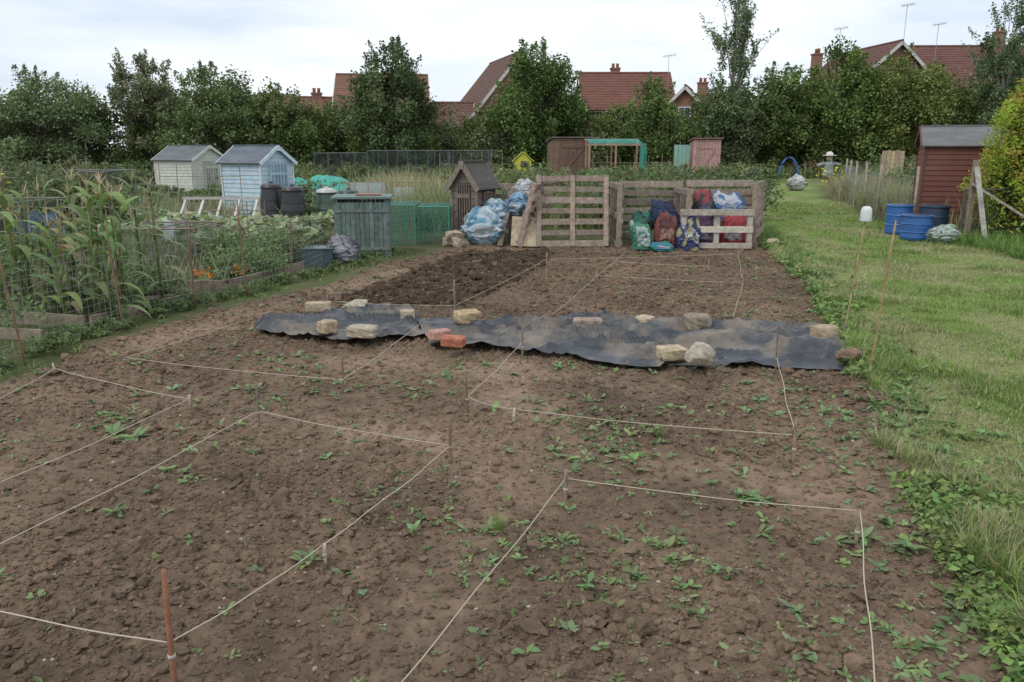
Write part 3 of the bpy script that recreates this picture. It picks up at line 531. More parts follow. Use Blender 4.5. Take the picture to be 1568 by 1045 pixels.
# ---------------------------------------------------------------- sheds
def shed(name,x,y,rz,w,l,eave,ridge,wc,rc,tc,door='g',win=None,over=.09,step=.11,z0=0,wm=None):
    e=empty(name,(x,y,z0),rz);a=w/2;c=l/2;b=B();wm=wm or M_paint
    b.add([(-a,-c,0),(a,-c,0),(a,c,0),(-a,c,0),(-a,-c,eave),(a,-c,eave),(a,c,eave),(-a,c,eave),(0,-c,ridge),(0,c,ridge)],[(0,1,5,8,4),(2,3,7,9,6),(1,2,6,5),(3,0,4,7)],wc)
    def lap(p,q,n,zs,ze,shr):
        z=zs
        while z<ze-.01:
            z2=min(z+step,ze)
            def pt(P,Qq,zz,o):
                k=0 if not shr or zz<eave else (zz-eave)/(ridge-eave)
                m=(Vector(p)+Vector(q))/2;v=Vector(P).lerp(m,k);return (v.x+n[0]*o,v.y+n[1]*o,zz)
            cc=vary(wc,.07);A1=pt(p,q,z,.022);B1=pt(q,p,z,.022);C1=pt(q,p,z2,.006);D1=pt(p,q,z2,.006);b.quad(A1,B1,C1,D1,cc);b.quad(pt(p,q,z,.003),pt(q,p,z,.003),B1,A1,cc);z=z2
    lap((-a,-c,0),(a,-c,0),(0,-1),.05,ridge,True);lap((a,c,0),(-a,c,0),(0,1),.05,ridge,True);lap((a,-c,0),(a,c,0),(1,0),.05,eave,False);lap((-a,c,0),(-a,-c,0),(-1,0),.05,eave,False)
    b.obj('walls',wm,e)
    b=B();sl=(ridge-eave)/a
    for s in(-1,1): slab(b,(s*(a+over),-c-over,eave-sl*over),(s*(a+over),c+over,eave-sl*over),(0,c+over,ridge),(0,-c-over,ridge),.03,rc)
    b.box((0,0,ridge+.05),(.12,2*(c+over)+.01,.03),vary(rc,.1));b.obj('roof',M_roof,e)
    b=B()
    for s in(-1,1):
        for t in(-1,1): b.beam((t*(a+over),s*(c+over+.015),eave-sl*over+.01),(0,s*(c+over+.015),ridge+.01),.02,.09,tc)
        b.box((0,s*(c+over+.03),ridge-.02),(.1,.02,.14),tc)
        for t in(-1,1): b.box((t*(a+.012),s*(c+.012),eave/2),(.045,.045,eave),tc)
    if door:
        dw=min(.7,w*.6);dh=eave*.93
        cen=Vector((0,-c-.035,dh/2+.06));tx=Vector((1,0,0));nn=Vector((0,-1,0))
        for k in range(6):
            o=(k-2.5)*dw/6;b.beam(cen+tx*o-Vector((0,0,dh/2)),cen+tx*o+Vector((0,0,dh/2)),.02,dw/6-.006,vary(wc,.12))
        for zz in(-.35,.3): b.beam(cen+nn*.02-tx*dw*.45+Vector((0,0,zz*dh)),cen+nn*.02+tx*dw*.45+Vector((0,0,zz*dh)),.02,.08,vary(wc,.1))
        b.box(cen+nn*.035+tx*dw*.38,(.03,.03,.1),(.1,.1,.1))
    b.obj('door_and_trim',wm,e)
    if win:
        f,p,z,ww,hh=win
        s=-1 if f=='l' else 1;cen=Vector((s*(a+.03),p,z));tx=Vector((0,1,0));d=(.02,ww,hh);nn=Vector((s,0,0))
        g=B();g.box(cen,d,(0,0,0));g.obj('window_pane',M_glass,e);g=B()
        for k in(-.5,0,.5): g.beam(cen+nn*.02+tx*ww*k-Vector((0,0,hh/2)),cen+nn*.02+tx*ww*k+Vector((0,0,hh/2)),.035,.035,tc)
        for k in(-.5,.5): g.beam(cen+nn*.022-tx*ww*.5+Vector((0,0,hh*k)),cen+nn*.022+tx*ww*.5+Vector((0,0,hh*k)),.035,.035,tc)
        g.obj('window_frame',wm,e)
    return e
shed('pale_blue_shed',-6.75,21.6,rad(62),1.15,1.35,1.36,1.74,(.48,.60,.67),(.15,.17,.19),(.64,.74,.8),'g')
shed('cream_shed',-12.2,31,rad(62),1.6,2.0,1.3,1.78,(.56,.57,.49),(.15,.16,.16),(.64,.64,.57),'g')
shed('weathered_tool_shed',-.72,15.05,rad(-28),.5,.62,1.08,1.43,(.19,.155,.13),(.10,.09,.08),(.25,.2,.16),'g',('r',0,.8,.2,.25),wm=M_wood,step=.13)
shed('red_brown_shed',9.95,17.9,rad(68),1.7,1.75,1.76,2.14,(.18,.065,.05),(.17,.165,.165),(.15,.06,.05),'g',('r',.1,1.2,.4,.4))
shed('grey_shed',-24.4,30,rad(20),1.6,2.0,1.5,1.95,(.2,.19,.17),(.1,.1,.1),(.2,.19,.17),'g')
def pent(name,x,y,rz,w,d,hf,hb,wc,rc):
    e=empty(name,(x,y,0),rz);b=B();k=int(w/.13)
    b.box((0,0,hb/2),(w-.03,d-.03,hb-.02),vary(wc,.05))
    for i in range(k): b.box((-w/2+(i+.5)*w/k,-d/2,hf/2),(w/k-.015,.03,hf),vary(wc,.14))
    k=int(d/.13)
    for s in(-1,1):
        for i in range(k): b.box((s*w/2,-d/2+(i+.5)*d/k,(hf+(hb-hf)*(i+.5)/k)/2),(.03,d/k-.015,hf+(hb-hf)*(i+.5)/k),vary(wc,.14))
    b.beam((-w*.3,-d/2-.03,.3),(w*.3,-d/2-.03,.3),.03,.1,vary(wc,.2));b.beam((-w*.3,-d/2-.03,hf-.4),(w*.3,-d/2-.03,hf-.4),.03,.1,vary(wc,.2));b.beam((-w*.3,-d/2-.032,.38),(w*.3,-d/2-.032,hf-.48),.03,.08,vary(wc,.2))
    b.obj('walls_and_door',M_wood,e);b=B();slab(b,(-w/2-.1,-d/2-.12,hf+.02),(w/2+.1,-d/2-.12,hf+.02),(w/2+.1,d/2+.1,hb+.02),(-w/2-.1,d/2+.1,hb+.02),.06,rc);b.obj('roof',M_roof,e)
pent('red_stained_shed',10.0,42.5,-.05,1.35,1.4,2.15,2.0,(.46,.28,.25),(.25,.13,.12))
pent('brown_shed',3.0,43,.15,2.0,1.6,2.2,2.0,(.22,.135,.10),(.16,.14,.12))
# ---------------------------------------------------------------- pallets and compost bays
def pallet(name,x,y,z,rz,tilt,w=1.2,h=1.0,nb=6,bw=.095,col=(.29,.235,.185),vf=False):
    b=B();M=Matrix.Translation((x,y,z))@Matrix.Rotation(rz,4,'Z')@Matrix.Rotation(tilt,4,'X');b.M=M;t=.022
    for xx in(-w/2+.05,0,w/2-.05):
        b.box((xx,0,h/2),(.09,.085,h),vary(col,.2))
        if vf: b.box((xx,-.043-t-.012,h/2),(.085,.02,h),vary(col,.2))
    for i in range(nb):
        zz=bw/2+i*(h-bw)/(nb-1)+U(-.012,.012);b.box((U(-.008,.008),-.043-t/2,zz),(w,t,bw*U(.85,1.12)),vary(col,.32),Matrix.Rotation(U(-.014,.014),3,'Y'))
    for i in range(3):
        zz=bw/2+i*(h-bw)/2;b.box((0,.043+t/2,zz),(w,t,bw),vary(col,.28))
    b.M=None;return b.obj(name,M_wood,bevel=.003)
P_=(.34,.265,.21)
pallet('wooden_pallet',1.08,14.3,.0,.03,-.17,1.3,1.25,7,.105,P_,True)
pallet('wooden_pallet',1.9,14.75,.0,rad(90),0,1.1,1.1,6)
pallet('wooden_pallet',2.65,15.5,.0,0,0,1.2,1.1,7,.115)
pallet('wooden_pallet',3.95,15.45,.0,0,0,1.25,1.12,7,.115,(.31,.245,.195))
pallet('wooden_pallet',3.12,14.75,.0,rad(90),0,1.1,1.0,6)
pallet('wooden_pallet',4.5,14.65,.0,rad(68),-.04,1.3,1.12,6,.10,(.31,.245,.195))
pallet('wooden_pallet',3.55,13.9,.0,.02,-.03,1.25,.68,3,.10,(.44,.39,.33))
pallet('wooden_pallet',-.02,15.6,.0,0,0,1.2,1.05,6)
pallet('wooden_pallet',.30,14.75,.0,rad(70),.25,1.1,1.15,6,.10,P_)
b=B();b.box((.22,14.3,.26),(.46,.018,.52),(.52,.43,.29),Matrix.Rotation(-.22,3,'X')@Matrix.Rotation(.06,3,'Y'));b.obj('plywood_board',M_wood,bevel=.002)
for p,q in [((-.22,14.35,0),(.02,14.8,1.0)),((-.3,14.5,0),(.2,14.9,.95))]:
    b=B();b.beam(p,q,.1,.025,(.22,.17,.13));b.obj('timber_plank',M_wood,bevel=.002)
def bag(name,x,y,z,w,d,h,c1,c2,c3,seed,rz=0,kind='sack'):
    nu,nv=90,50;u=np.linspace(0,2*np.pi,nu,endpoint=False);v=np.linspace(0,1,nv);UU,VV=np.meshgrid(u,v)
    cu,su=np.cos(UU),np.sin(UU);nz=fbm(cu*2+5+seed,VV*5+su*2,seed,4);cr=1-np.abs(2*fbm(cu*3+VV*4,VV*5+su*3-cu*2,seed+9,2)-1)*3;cr=np.clip(cr,0,1)
    cr2=np.clip(1-np.abs(2*fbm(cu*6-VV*5,VV*9+su*4,seed+19,2)-1)*4,0,1)
    cx=np.sign(cu)*np.abs(cu)**.55;cy=np.sign(su)*np.abs(su)**.7
    if kind=='sack':
        hh=h*(.80+.35*fbm(cx*1.6+seed*3,0*cu+2,seed+2,2))          # uneven slumped top line
        px=1.0-.22*VV**2+.08*np.sin(VV*6+seed);py=np.clip(1-VV**1.7,0,1)**.75+.02;k=.88+.25*(nz-.4)+.06*cr
        X=cx*px*k*w/2+.16*w*np.sin(seed*1.7)*VV**2;Y=cy*py*(k+.16*cr+.06*cr2)*d/2+.10*d*np.sin(cx*5+seed)*VV**2+.22*d*VV**2;Z=VV*hh
    else:
        prof=np.clip(np.sin(np.pi*np.clip(VV*.93+.05,0,1)),0,1)**.5*(1-.35*np.clip(VV-.5,0,1)*2);k=prof*(.72+.6*(nz-.3)+.28*cr+.1*cr2)
        X=cx*k*w/2+.06*w*VV*np.sin(seed);Y=cy*k*d/2;Z=VV*h*(1+.3*(nz-.5))
    ca,sa=math.cos(rz),math.sin(rz);V=np.stack([X*ca-Y*sa+x,X*sa+Y*ca+y,Z+z],2)
    C=np.zeros(V.shape)+np.array(c1)
    if kind=='sack':
        wvy=.08*np.sin(cx*3+seed);pn=(VV+wvy>.26)&(VV+wvy<.58)&(np.abs(cx+.15*np.sin(seed))<.62);C[pn]=c2
        bl=(fbm(cx*2.2+3,VV*5,seed+4,2)>.58);C[bl]=c3
        tx=pn&(vn(cx*11+3,VV*22,seed+8)>.6);C[tx]=np.array(c1)*.6
    else: C[fbm(cu*3+3,VV*6+su,seed+4,3)>.56]=c3;C[fbm(cu*3+9,VV*6+su,seed+5,3)>.6]=c2
    i=np.arange((nv-1)*nu);r=i//nu;c=i%nu;F=np.stack([r*nu+c,r*nu+(c+1)%nu,(r+1)*nu+(c+1)%nu,(r+1)*nu+c],1)
    if kind!='sack': V[-1]=V[-1]*.25+V[-1].mean(0)*.75
    else: V[-1,:,1]=V[-1,:,1]*.15+V[-1][(nu-np.arange(nu))%nu][:,1]*.15+.7*V[-1,:,1].mean()
    return npmesh(name,V.reshape(-1,3),F,C.reshape(-1,3),M_film,smooth=True)
WH=(.58,.6,.6)
bag('compost_bag',2.28,13.95,0,.42,.32,.5,(.07,.24,.15),WH,(.40,.48,.43),3,.1)
bag('compost_bag',2.68,14.0,0,.42,.34,.6,(.20,.06,.045),(.30,.19,.13),(.10,.035,.03),4,-.1)
bag('compost_bag',3.05,13.85,0,.44,.34,.56,(.035,.05,.14),WH,(.40,.37,.2),5,.05)
bag('compost_bag',2.76,14.45,.3,.55,.4,.5,(.02,.035,.08),(.05,.18,.26),(.03,.03,.035),6,.2)
bag('compost_bag',2.33,14.45,.1,.45,.36,.55,(.04,.15,.11),(.18,.32,.28),(.02,.04,.03),16,-.2)
bag('compost_bag',3.4,14.3,.0,.55,.42,.62,(.11,.05,.10),(.34,.32,.36),(.05,.03,.06),7,.1)
bag('compost_bag',3.95,14.3,.0,.55,.45,.6,(.38,.04,.055),(.52,.5,.5),(.2,.025,.03),8,-.1)
bag('compost_bag',3.5,14.8,.45,.45,.38,.55,(.28,.05,.05),(.05,.18,.34),(.05,.05,.06),9,.3)
bag('compost_bag',4.05,14.9,.42,.62,.42,.5,(.5,.53,.57),(.14,.26,.48),(.07,.15,.34),10,-.15)
bag('compost_bag',2.6,13.72,0,.42,.25,.14,(.05,.22,.34),(.45,.45,.45),(.03,.24,.2),18)
bag('blue_rubbish_sack',-.5,14.55,0,.74,.5,.68,(.5,.60,.66),(.62,.69,.72),(.16,.38,.52),11,0,'r')
bag('blue_rubbish_sack',-.28,14.75,.32,.55,.4,.48,(.52,.62,.68),(.62,.69,.71),(.16,.38,.56),12,.4,'r')
bag('clear_rubbish_sack',.22,14.95,.66,.55,.4,.5,(.58,.61,.61),(.66,.68,.66),(.38,.35,.3),13,0,'r')
bag('blue_rubbish_sack',.08,14.75,.5,.46,.4,.44,(.26,.44,.6),(.56,.62,.66),(.14,.24,.4),14,0,'r')
bag('white_rubbish_sack',7.95,14.75,0,.55,.38,.34,(.56,.6,.56),(.28,.42,.28),(.38,.42,.38),15,0,'r')
bag('grey_rubbish_sack',-2.55,11.9,0,.55,.4,.44,(.32,.33,.36),(.45,.47,.5),(.18,.18,.2),17,0,'r')
bag('white_bulk_sack',11.9,33.9,0,.75,.6,.65,(.56,.56,.54),(.62,.62,.6),(.46,.44,.4),19,0,'r')
# ---------------------------------------------------------------- containers
def drum(name,x,y,r,h,col):
    b=B();b.lathe((x,y,0),[(r*.9,0),(r*.97,.03),(r,.06),(r*.97,h*.3),(r*1.03,h*.33),(r*.98,h*.36),(r,h*.62),(r*1.04,h*.65),(r*.99,h*.68),(r*.97,h*.92),(r*1.05,h*.94),(r*1.05,h*.99),(r*.9,h)],col,26)
    b.lathe((x,y,h+.002),[(r*.82,0),(r*.8,.006)],(.02,.03,.05),26)
    b.obj(name,M_plast)
drum('blue_plastic_drum',7.9,16.4,.25,.6,(.04,.14,.38));drum('blue_plastic_drum',7.75,15.35,.28,.48,(.04,.13,.36));drum('blue_plastic_drum',8.35,15.9,.27,.62,(.03,.05,.09))
def dalek(name,x,y,h,col,lid):
    b=B();b.lathe((x,y,0),[(.34,0),(.33,.05),(.30,.3),(.31,.31),(.27,h*.6),(.275,h*.61),(.23,h-.06),(.25,h-.05),(.25,h-.02)],col,20);b.lathe((x,y,h-.02),[(.25,0),(.22,.06),(.06,.1),(.05,.13)],lid,20);b.obj(name,M_plast)
dalek('compost_bin',-5.65,19.0,.85,(.03,.03,.03),(.035,.035,.035));dalek('compost_bin',-5.05,18.6,.8,(.025,.025,.025),(.03,.03,.03));dalek('compost_bin',-4.4,19.2,.72,(.05,.09,.06),(.5,.5,.47));dalek('compost_bin',-4.0,19.8,.66,(.03,.06,.04),(.03,.05,.04))
def slatbin(x,y,rz,w,d,h):
    e=empty('green_compost_box',(x,y,0),rz);b=B();c=(.15,.20,.18)
    for a in(-1,1):
        for t in(-1,1): b.box((a*w/2,t*d/2,h/2),(.05,.05,h),vary(c,.1))
    k=11
    for i in range(k):
        xx=-w/2+(i+.5)*w/k;b.box((xx,-d/2-.03,h/2-.02),(w/k-.006,.014,h-.06),vary(c,.22))
        yy=-d/2+(i+.5)*d/k
        for t in(-1,1): b.box((t*(w/2+.03),yy,h/2-.02),(.014,d/k-.006,h-.06),vary(c,.22))
        b.box((xx,d/2+.03,h/2-.02),(w/k-.006,.014,h-.06),vary(c,.22))
    for zz in(.15,h-.18): b.box((0,-d/2-.045,zz),(w+.04,.012,.05),vary((.17,.22,.2),.1))
    b.box((0,0,h/2-.05),(w-.06,d-.06,h-.12),(.03,.045,.04));b.obj('slatted_sides',M_wood,e)
    b=B();b.box((0,0,h+.02),(w+.14,d+.14,.035),(.15,.21,.19));b.box((.1,-.1,h+.055),(.4,.2,.03),(.3,.17,.12));b.obj('lid',M_paint,e,bevel=.004)
slatbin(-2.42,13.1,.12,.8,.75,.93)
def netframe(name,x0,x1,y0,y1,h,mat,pc=(.08,.14,.1),nx=3,poles=.012,top=True):
    e=empty(name,(0,0,0));b=B();X=np.linspace(x0,x1,nx)
    for yy in(y0,y1):
        for xx in X: b.tube([(xx,yy,-.05),(xx,yy,h)],poles,pc,5)
        b.tube([(x0,yy,h),(x1,yy,h)],poles,pc,5)
    for xx in X: b.tube([(xx,y0,h),(xx,y1,h)],poles,pc,5)
    b.obj('frame',M_paint,e)
    b=B();n=10
    def panel(p,q,zb,zt,off):
        for i in range(n):
            a=Vector(p).lerp(Vector(q),i/n);c=Vector(p).lerp(Vector(q),(i+1)/n);o=[.03*math.sin(i*2.1),.03*math.sin((i+1)*2.1)]
            b.quad((a.x,a.y+off,zb),(c.x,c.y+off,zb),(c.x,c.y+off,zt-abs(o[1])),(a.x,a.y+off,zt-abs(o[0])),(0,0,0))
    panel((x0,y0,0),(x1,y0,0),0,h,-.02);panel((x0,y1,0),(x1,y1,0),0,h,.02);panel((x0-.02,y0,0),(x0-.02,y1,0),0,h,0);panel((x1+.02,y0,0),(x1+.02,y1,0),0,h,0)
    if top: b.quad((x0,y0,h+.015),(x1,y0,h+.015),(x1,y1,h+.015),(x0,y1,h+.015),(0,0,0))
    b.obj('netting',mat,e)
netframe('netted_brassica_cage',-2.35,-1.75,14.4,15.3,.72,M_netg,(.1,.32,.26));netframe('netted_brassica_cage',-1.7,-1.15,14.6,15.5,.68,M_netg,(.08,.36,.28),nx=2)
netframe('fruit_cage',-6.2,-1.0,35,38,1.62,M_netd,(.12,.13,.13),7,.02);netframe('fruit_cage',-9.2,-7.3,38,41,1.5,M_netd,(.12,.13,.13),4,.02)
netframe('netted_vegetable_cage',-9.4,-7.6,12.4,13.6,.9,M_netd,(.2,.22,.2),4,.012);netframe('netted_vegetable_cage',-5.3,-4.3,10.8,11.8,.65,M_netd,(.25,.2,.14),3,.012);netframe('netted_vegetable_cage',-12.5,-10.2,20,22,1.15,M_netd,(.2,.2,.2),4,.015)
def frame_shelter():
    e=empty('timber_frame_shelter');b=B();x0,x1,y0,y1=3.8,6.4,40.2,42.0;c=(.4,.28,.19)
    for x in(x0,(x0+x1)/2,x1):
        for y,h in((y0,1.85),(y1,2.1)): b.beam((x,y,0),(x,y,h),.09,.09,vary(c,.15))
    for y,h in((y0,1.85),(y1,2.1)): b.beam((x0-.1,y,h+.05),(x1+.1,y,h+.05),.09,.1,vary(c,.15))
    b.beam((x0,y0,.75),(x1,y0,.75),.08,.08,c);b.obj('posts_and_beams',M_wood,e)
    b=B();b.quad((x0,y0,1.96),(x1,y0,1.96),(x1,y1,2.2),(x0,y1,2.2),(0,0,0))
    for i in range(6):
        b.quad((x1-.15+.07*i,y0-.06-.03*(i%2),.5),(x1-.15+.07*(i+1),y0-.06-.03*((i+1)%2),.5),(x1-.12+.05*(i+1),y0-.06,1.96),(x1-.12+.05*i,y0-.06,1.96),(0,0,0))
    b.obj('teal_net_covering',M_teal,e)
frame_shelter()
def drape(name,x,y,rx,ry,h,col,seed,mat=M_film):
    n=40;g=np.linspace(-1,1,n);X,Y=np.meshgrid(g,g);r=np.maximum(np.abs(X),np.abs(Y));Z=h*(1-r**4)**.5*(.75+.5*fbm(X*3+seed,Y*3,seed,3));i=np.arange((n-1)**2);a=(i//(n-1))*n+i%(n-1)
    npmesh(name,np.stack([X*rx+x,Y*ry+y,Z],2).reshape(-1,3),np.stack([a,a+1,a+n+1,a+n],1),np.tile(col,(n*n,1)),mat,smooth=True)
drape('teal_net_cloche',-6.5,27,1.3,.7,.75,(.06,.42,.33),3);drape('teal_net_cloche',-5.1,25.5,.8,.5,.6,(.06,.4,.32),5);drape('blue_net_cloche',-9.0,15.5,.5,.4,.5,(.1,.22,.42),6)
for x,y,w_,h,rz in[(-3.75,21,.95,.85,.1),(-2.9,21.6,.7,.7,-.2)]:
    b=B();R_=Matrix.Rotation(rz,3,'Z');b.box((x,y,h/2),(w_,.02,h),(.42,.47,.44),R_)
    for k in(-.5,.5): b.box(tuple(Vector((x,y,h/2))+R_@Vector((w_*k,-.02,0))),(.04,.04,h+.04),(.3,.24,.18),R_)
    b.obj('polycarbonate_panel',M_plast)
b=B();b.box((8.75,42.2,.95),(.8,.05,1.9),(.28,.46,.38));[b.box((8.75+k*.2,42.16,.95),(.02,.03,1.88),(.22,.4,.33)) for k in(-2,-1,0,1,2)];b.obj('mint_green_door_panel',M_paint)
e=empty('yellow_toy_playhouse',(.55,41,0));b=B();b.add([(-.42,-.35,0),(.42,-.35,0),(.42,.35,0),(-.42,.35,0),(-.42,-.35,1.1),(.42,-.35,1.1),(.42,.35,1.1),(-.42,.35,1.1),(0,-.35,1.5),(0,.35,1.5)],[(0,1,5,8,4),(2,3,7,9,6),(1,2,6,5),(3,0,4,7)],(.55,.54,.05));b.obj('walls',M_plast,e)
b=B();slab(b,(-.52,-.42,1.05),(-.52,.42,1.05),(0,.42,1.52),(0,-.42,1.52),.04,(.55,.57,.06));slab(b,(.52,-.42,1.05),(.52,.42,1.05),(0,.42,1.52),(0,-.42,1.52),.04,(.55,.57,.06));b.obj('roof',M_plast,e)
b=B();b.box((.05,-.37,.95),(.3,.03,.3),(.03,.04,.03));b.box((-.05,-.37,.3),(.35,.03,.55),(.4,.4,.03));b.obj('window_and_door',M_plast,e)
# ---------------------------------------------------------------- left plot: boards, posts, wire
for p,q in[((-5.6,8.05,.05),(-4.18,7.62,.05)),((-4.12,7.62,.05),(-3.62,8.95,.05)),((-4.3,9.75,.06),(-3.55,9.72,.06)),((-4.9,7.2,.03),(-4.3,7.1,.03)),((-3.5,9.8,.06),(-3.0,11.4,.06)),((-3.62,9.0,.06),(-5.2,9.35,.06)),((-4.35,8.6,.02),(-3.75,9.15,.02)),((-5.4,7.0,.02),(-4.55,6.75,.02)),((-6.9,10.6,.06),(-5.2,10.3,.06)),((-4.4,12.0,.06),(-3.2,11.9,.06))]:
    b=B();b.beam(p,q,.035,.13,vary((.28,.22,.165),.2));b.obj('bed_edging_board',M_wood,bevel=.003)
def wire(name,pts,h,cell=.07,r=.0015,col=(.24,.26,.24)):
    b=B()
    for (x0,y0),(x1,y1) in zip(pts[:-1],pts[1:]):
        l=math.hypot(x1-x0,y1-y0);n=int(l/cell);m=int(h/cell);wob=[U(-.015,.015) for _ in range(n+1)]
        for i in range(n+1):
            t=i/n;x=x0+(x1-x0)*t;y=y0+(y1-y0)*t;b.tube([(x,y,.02),(x+wob[i],y,h)],r,col,3)
        for j in range(m+1):
            z=h*j/m;b.tube([(x0,y0,z),((x0+x1)/2,(y0+y1)/2,z-.012),(x1,y1,z)],r,col,3)
    b.obj(name,M_metal)
LF=[(-4.4,5.2),(-4.12,6.2),(-3.85,7.5),(-3.3,9.2),(-2.9,10.4),(-2.75,11.6)]
wire('wire_mesh_fence',LF,.8);wire('wire_mesh_fence',[(-4.12,6.2),(-6.5,6.9)],.8)
for (x,y),h,le in zip([(-3.92,6.2),(-3.72,7.45),(-3.45,8.5),(-3.12,9.25),(-2.9,10.4),(-4.3,8.2),(-4.6,10.2),(-2.65,11.6),(-3.9,11.4),(-5.4,8.6)],[.97,1.05,.95,1.02,.82,1.1,1.2,.8,1.0,1.2],[-.1,-.06,.02,-.03,.03,.05,-.03,.02,.02,.04]):
    peg(x,y,h,.009,(.22,.13,.09),(le,0),'rusty_fence_stake')
wire('wire_mesh_fence',[(-2.1,13.9),(-1.2,15.0)],.75,.08)
RF=[(8.3,16.6),(8.75,19.3),(10.2,24),(12.3,30),(14.5,37)]
wire('chain_link_fence',RF[:4],1.15,.12,.0022,(.3,.32,.3))
for x,y in RF+[(9.4,21.5),(11.2,27)]:
    b=B();b.tube([(x,y,-.05),(x+U(-.05,.05),y,1.35)],.03,(.33,.28,.22),7);b.obj('fence_post',M_wood,smooth=True)
b=B();b.beam((8.62,14.5,0),(8.5,14.9,1.38),.10,.03,(.5,.48,.43));b.obj('timber_prop',M_wood,bevel=.003)
b=B();b.beam((8.45,14.9,1.08),(9.9,14.1,.02),.09,.04,(.36,.31,.25));b.obj('timber_prop',M_wood,bevel=.003)
b=B();b.beam((8.52,14.98,0),(8.52,14.98,1.5),.08,.08,(.26,.2,.15));b.obj('fence_post',M_wood,bevel=.003)
netframe('dark_netting_screen',8.6,13.5,15.2,15.35,.95,M_netd,(.15,.13,.11),6,.02,False)
for k in range(3):
    b=B();x=14.9+k*.35;y=44+k*.9;b.tube([(x-.55*math.cos(t),y,1.25*math.sin(t)) for t in np.linspace(0,math.pi,15)],.018,(.04,.15,.4),6);b.obj('blue_pipe_hoop',M_plast,smooth=True)
e=empty('scarecrow',(13.4,34.5,0));b=B();b.tube([(0,0,0),(0,0,1.5)],.03,(.3,.22,.15));b.tube([(-.55,0,1.05),(.55,0,1.08)],.025,(.3,.22,.15));b.obj('pole_and_crossbar',M_wood,e)
b=B();b.lathe((0,0,.55),[(.26,0),(.22,.2),(.2,.45),(.24,.55),(.1,.62)],(.3,.34,.32),14);b.tube([(-.2,0,1.1),(-.5,0,1.0)],[.09,.06],(.3,.34,.32),8);b.tube([(.2,0,1.1),(.5,0,1.02)],[.09,.06],(.3,.34,.32),8);b.obj('coat',M_film,e,True)
b=B();b.lathe((0,0,1.2),[(.07,0),(.12,.06),(.13,.16),(.1,.24)],(.5,.4,.3),12);b.lathe((0,0,1.42),[(.3,0),(.29,.02),(.15,.03),(.13,.12),(.05,.17)],(.7,.68,.63),16);b.obj('head_and_hat',M_film,e,True)
b=B();[b.box((13.2+k*.16,29.0,.95),(.14,.03,1.35+.05*(k%2)),vary((.46,.37,.24),.15)) for k in range(5)];b.beam((13.1,29.05,.6),(13.95,29.05,.6),.03,.09,(.3,.24,.15));b.beam((13.15,29.06,0),(13.15,29.06,1.5),.06,.06,(.3,.24,.15));b.obj('timber_trellis_panel',M_wood)
e=empty('white_timber_cold_frame',(-5.95,16.2,0),.08);b=B();c=(.55,.52,.46)
for k in range(5): b.beam((-.72+k*.36,-.35,.14),(-.72+k*.36,.45,.68),.045,.04,vary(c,.1))
for yy,z in((-.35,.14),(.45,.68)): b.beam((-.78,yy,z+.03),(.78,yy,z+.03),.06,.05,vary(c,.1))
for xx in(-.74,.74): b.beam((xx,-.35,0),(xx,-.35,.14),.05,.05,c);b.beam((xx,.45,0),(xx,.45,.68),.05,.05,c)
b.beam((-.78,-.35,.08),(.78,-.35,.08),.03,.12,c);b.beam((-.78,.45,.3),(.78,.45,.3),.03,.1,c);b.obj('timbers',M_paint,e)
b=B();b.box((-2.85,11.75,.14),(.45,.35,.28),(.06,.09,.11));b.box((-2.85,11.75,.285),(.49,.39,.02),(.07,.11,.12));b.obj('plastic_crate',M_plast,bevel=.01)
b=B();b.box((-5.4,12.6,.45),(.16,.03,.3),(.6,.62,.64),Matrix.Rotation(.2,3,'Y'));b.tube([(-5.4,12.65,0),(-5.4,12.65,.7)],.01,(.3,.3,.3));b.obj('bird_scarer_card',M_plast)
# ---------------------------------------------------------------- crops
def corn():
    Lv=Leaves();b=B()
    for i in range(22):
        x=-5.4+1.5*rng.random();y=7.75+1.3*rng.random()-.25*(x+4.4);h=U(.9,1.4);lean=U(-.1,.1);b.tube([(x,y,0),(x+lean*.5,y,h*.5),(x+lean,y,h)],[.016,.013,.006],vary((.22,.27,.11),.2),6)
        n=10;zz=np.linspace(.08,h*.92,n);hd=np.arange(n)*math.pi+U(-.6,.6)+rng.normal(0,.35,n);P=np.stack([x+lean*zz/h,y+0*zz,zz],1)
        bs=(.16,.22,.08) if U(0,1)>.25 else (.27,.25,.14);Lv.strips(P,hd,U(.7,1.3,n),U(.35,.62,n),U(.065,.10,n),U(1.8,3.1,n),[.45,.85,1,1,.9,.7,.4,.04],cols(bs,n,.3))
        n=8;P=np.tile([x+lean,y,h],(n,1));Lv.strips(P,U(0,6.28,n),U(.7,1.5,n),U(.1,.22,n),U(.008,.013,n),U(.2,1.0,n),[1,1,.8,.3],cols((.36,.29,.18),n,.2))
        if U(0,1)<.7: b.tube([(x+.03,y,h*.4),(x+.05,y,h*.48),(x+.07,y,h*.58)],[.02,.032,.012],(.26,.31,.13),7)
    e=empty('sweetcorn_row');Lv.obj('leaves',e);b.obj('stalks',M_leaf,e,True)
corn()
def big_leaves(Lv,x0,x1,y0,y1,n,h,size,bs):
    x=U(x0,x1,n);y=U(y0,y1,n);z=h*(.4+.6*fbm(x*2,y*2,17,3))*U(.6,1.2,n);Lv.kites(np.stack([x,y,z],1),size,cols(bs,n,.3),.9,1.6)
Lv=Leaves();big_leaves(Lv,-7.0,-3.3,13.2,15.6,1800,.55,.17,(.24,.28,.15));big_leaves(Lv,-5.2,-3.6,12.3,13.4,600,.4,.14,(.2,.25,.12));Lv.obj('squash_plants')
Lv=Leaves();[bush(Lv,U(-4.2,-3.2),U(10.4,11.8),.35,U(.4,.65),700,.05,(.135,.185,.075)) for _ in range(14)];Lv.obj('tomato_plants')
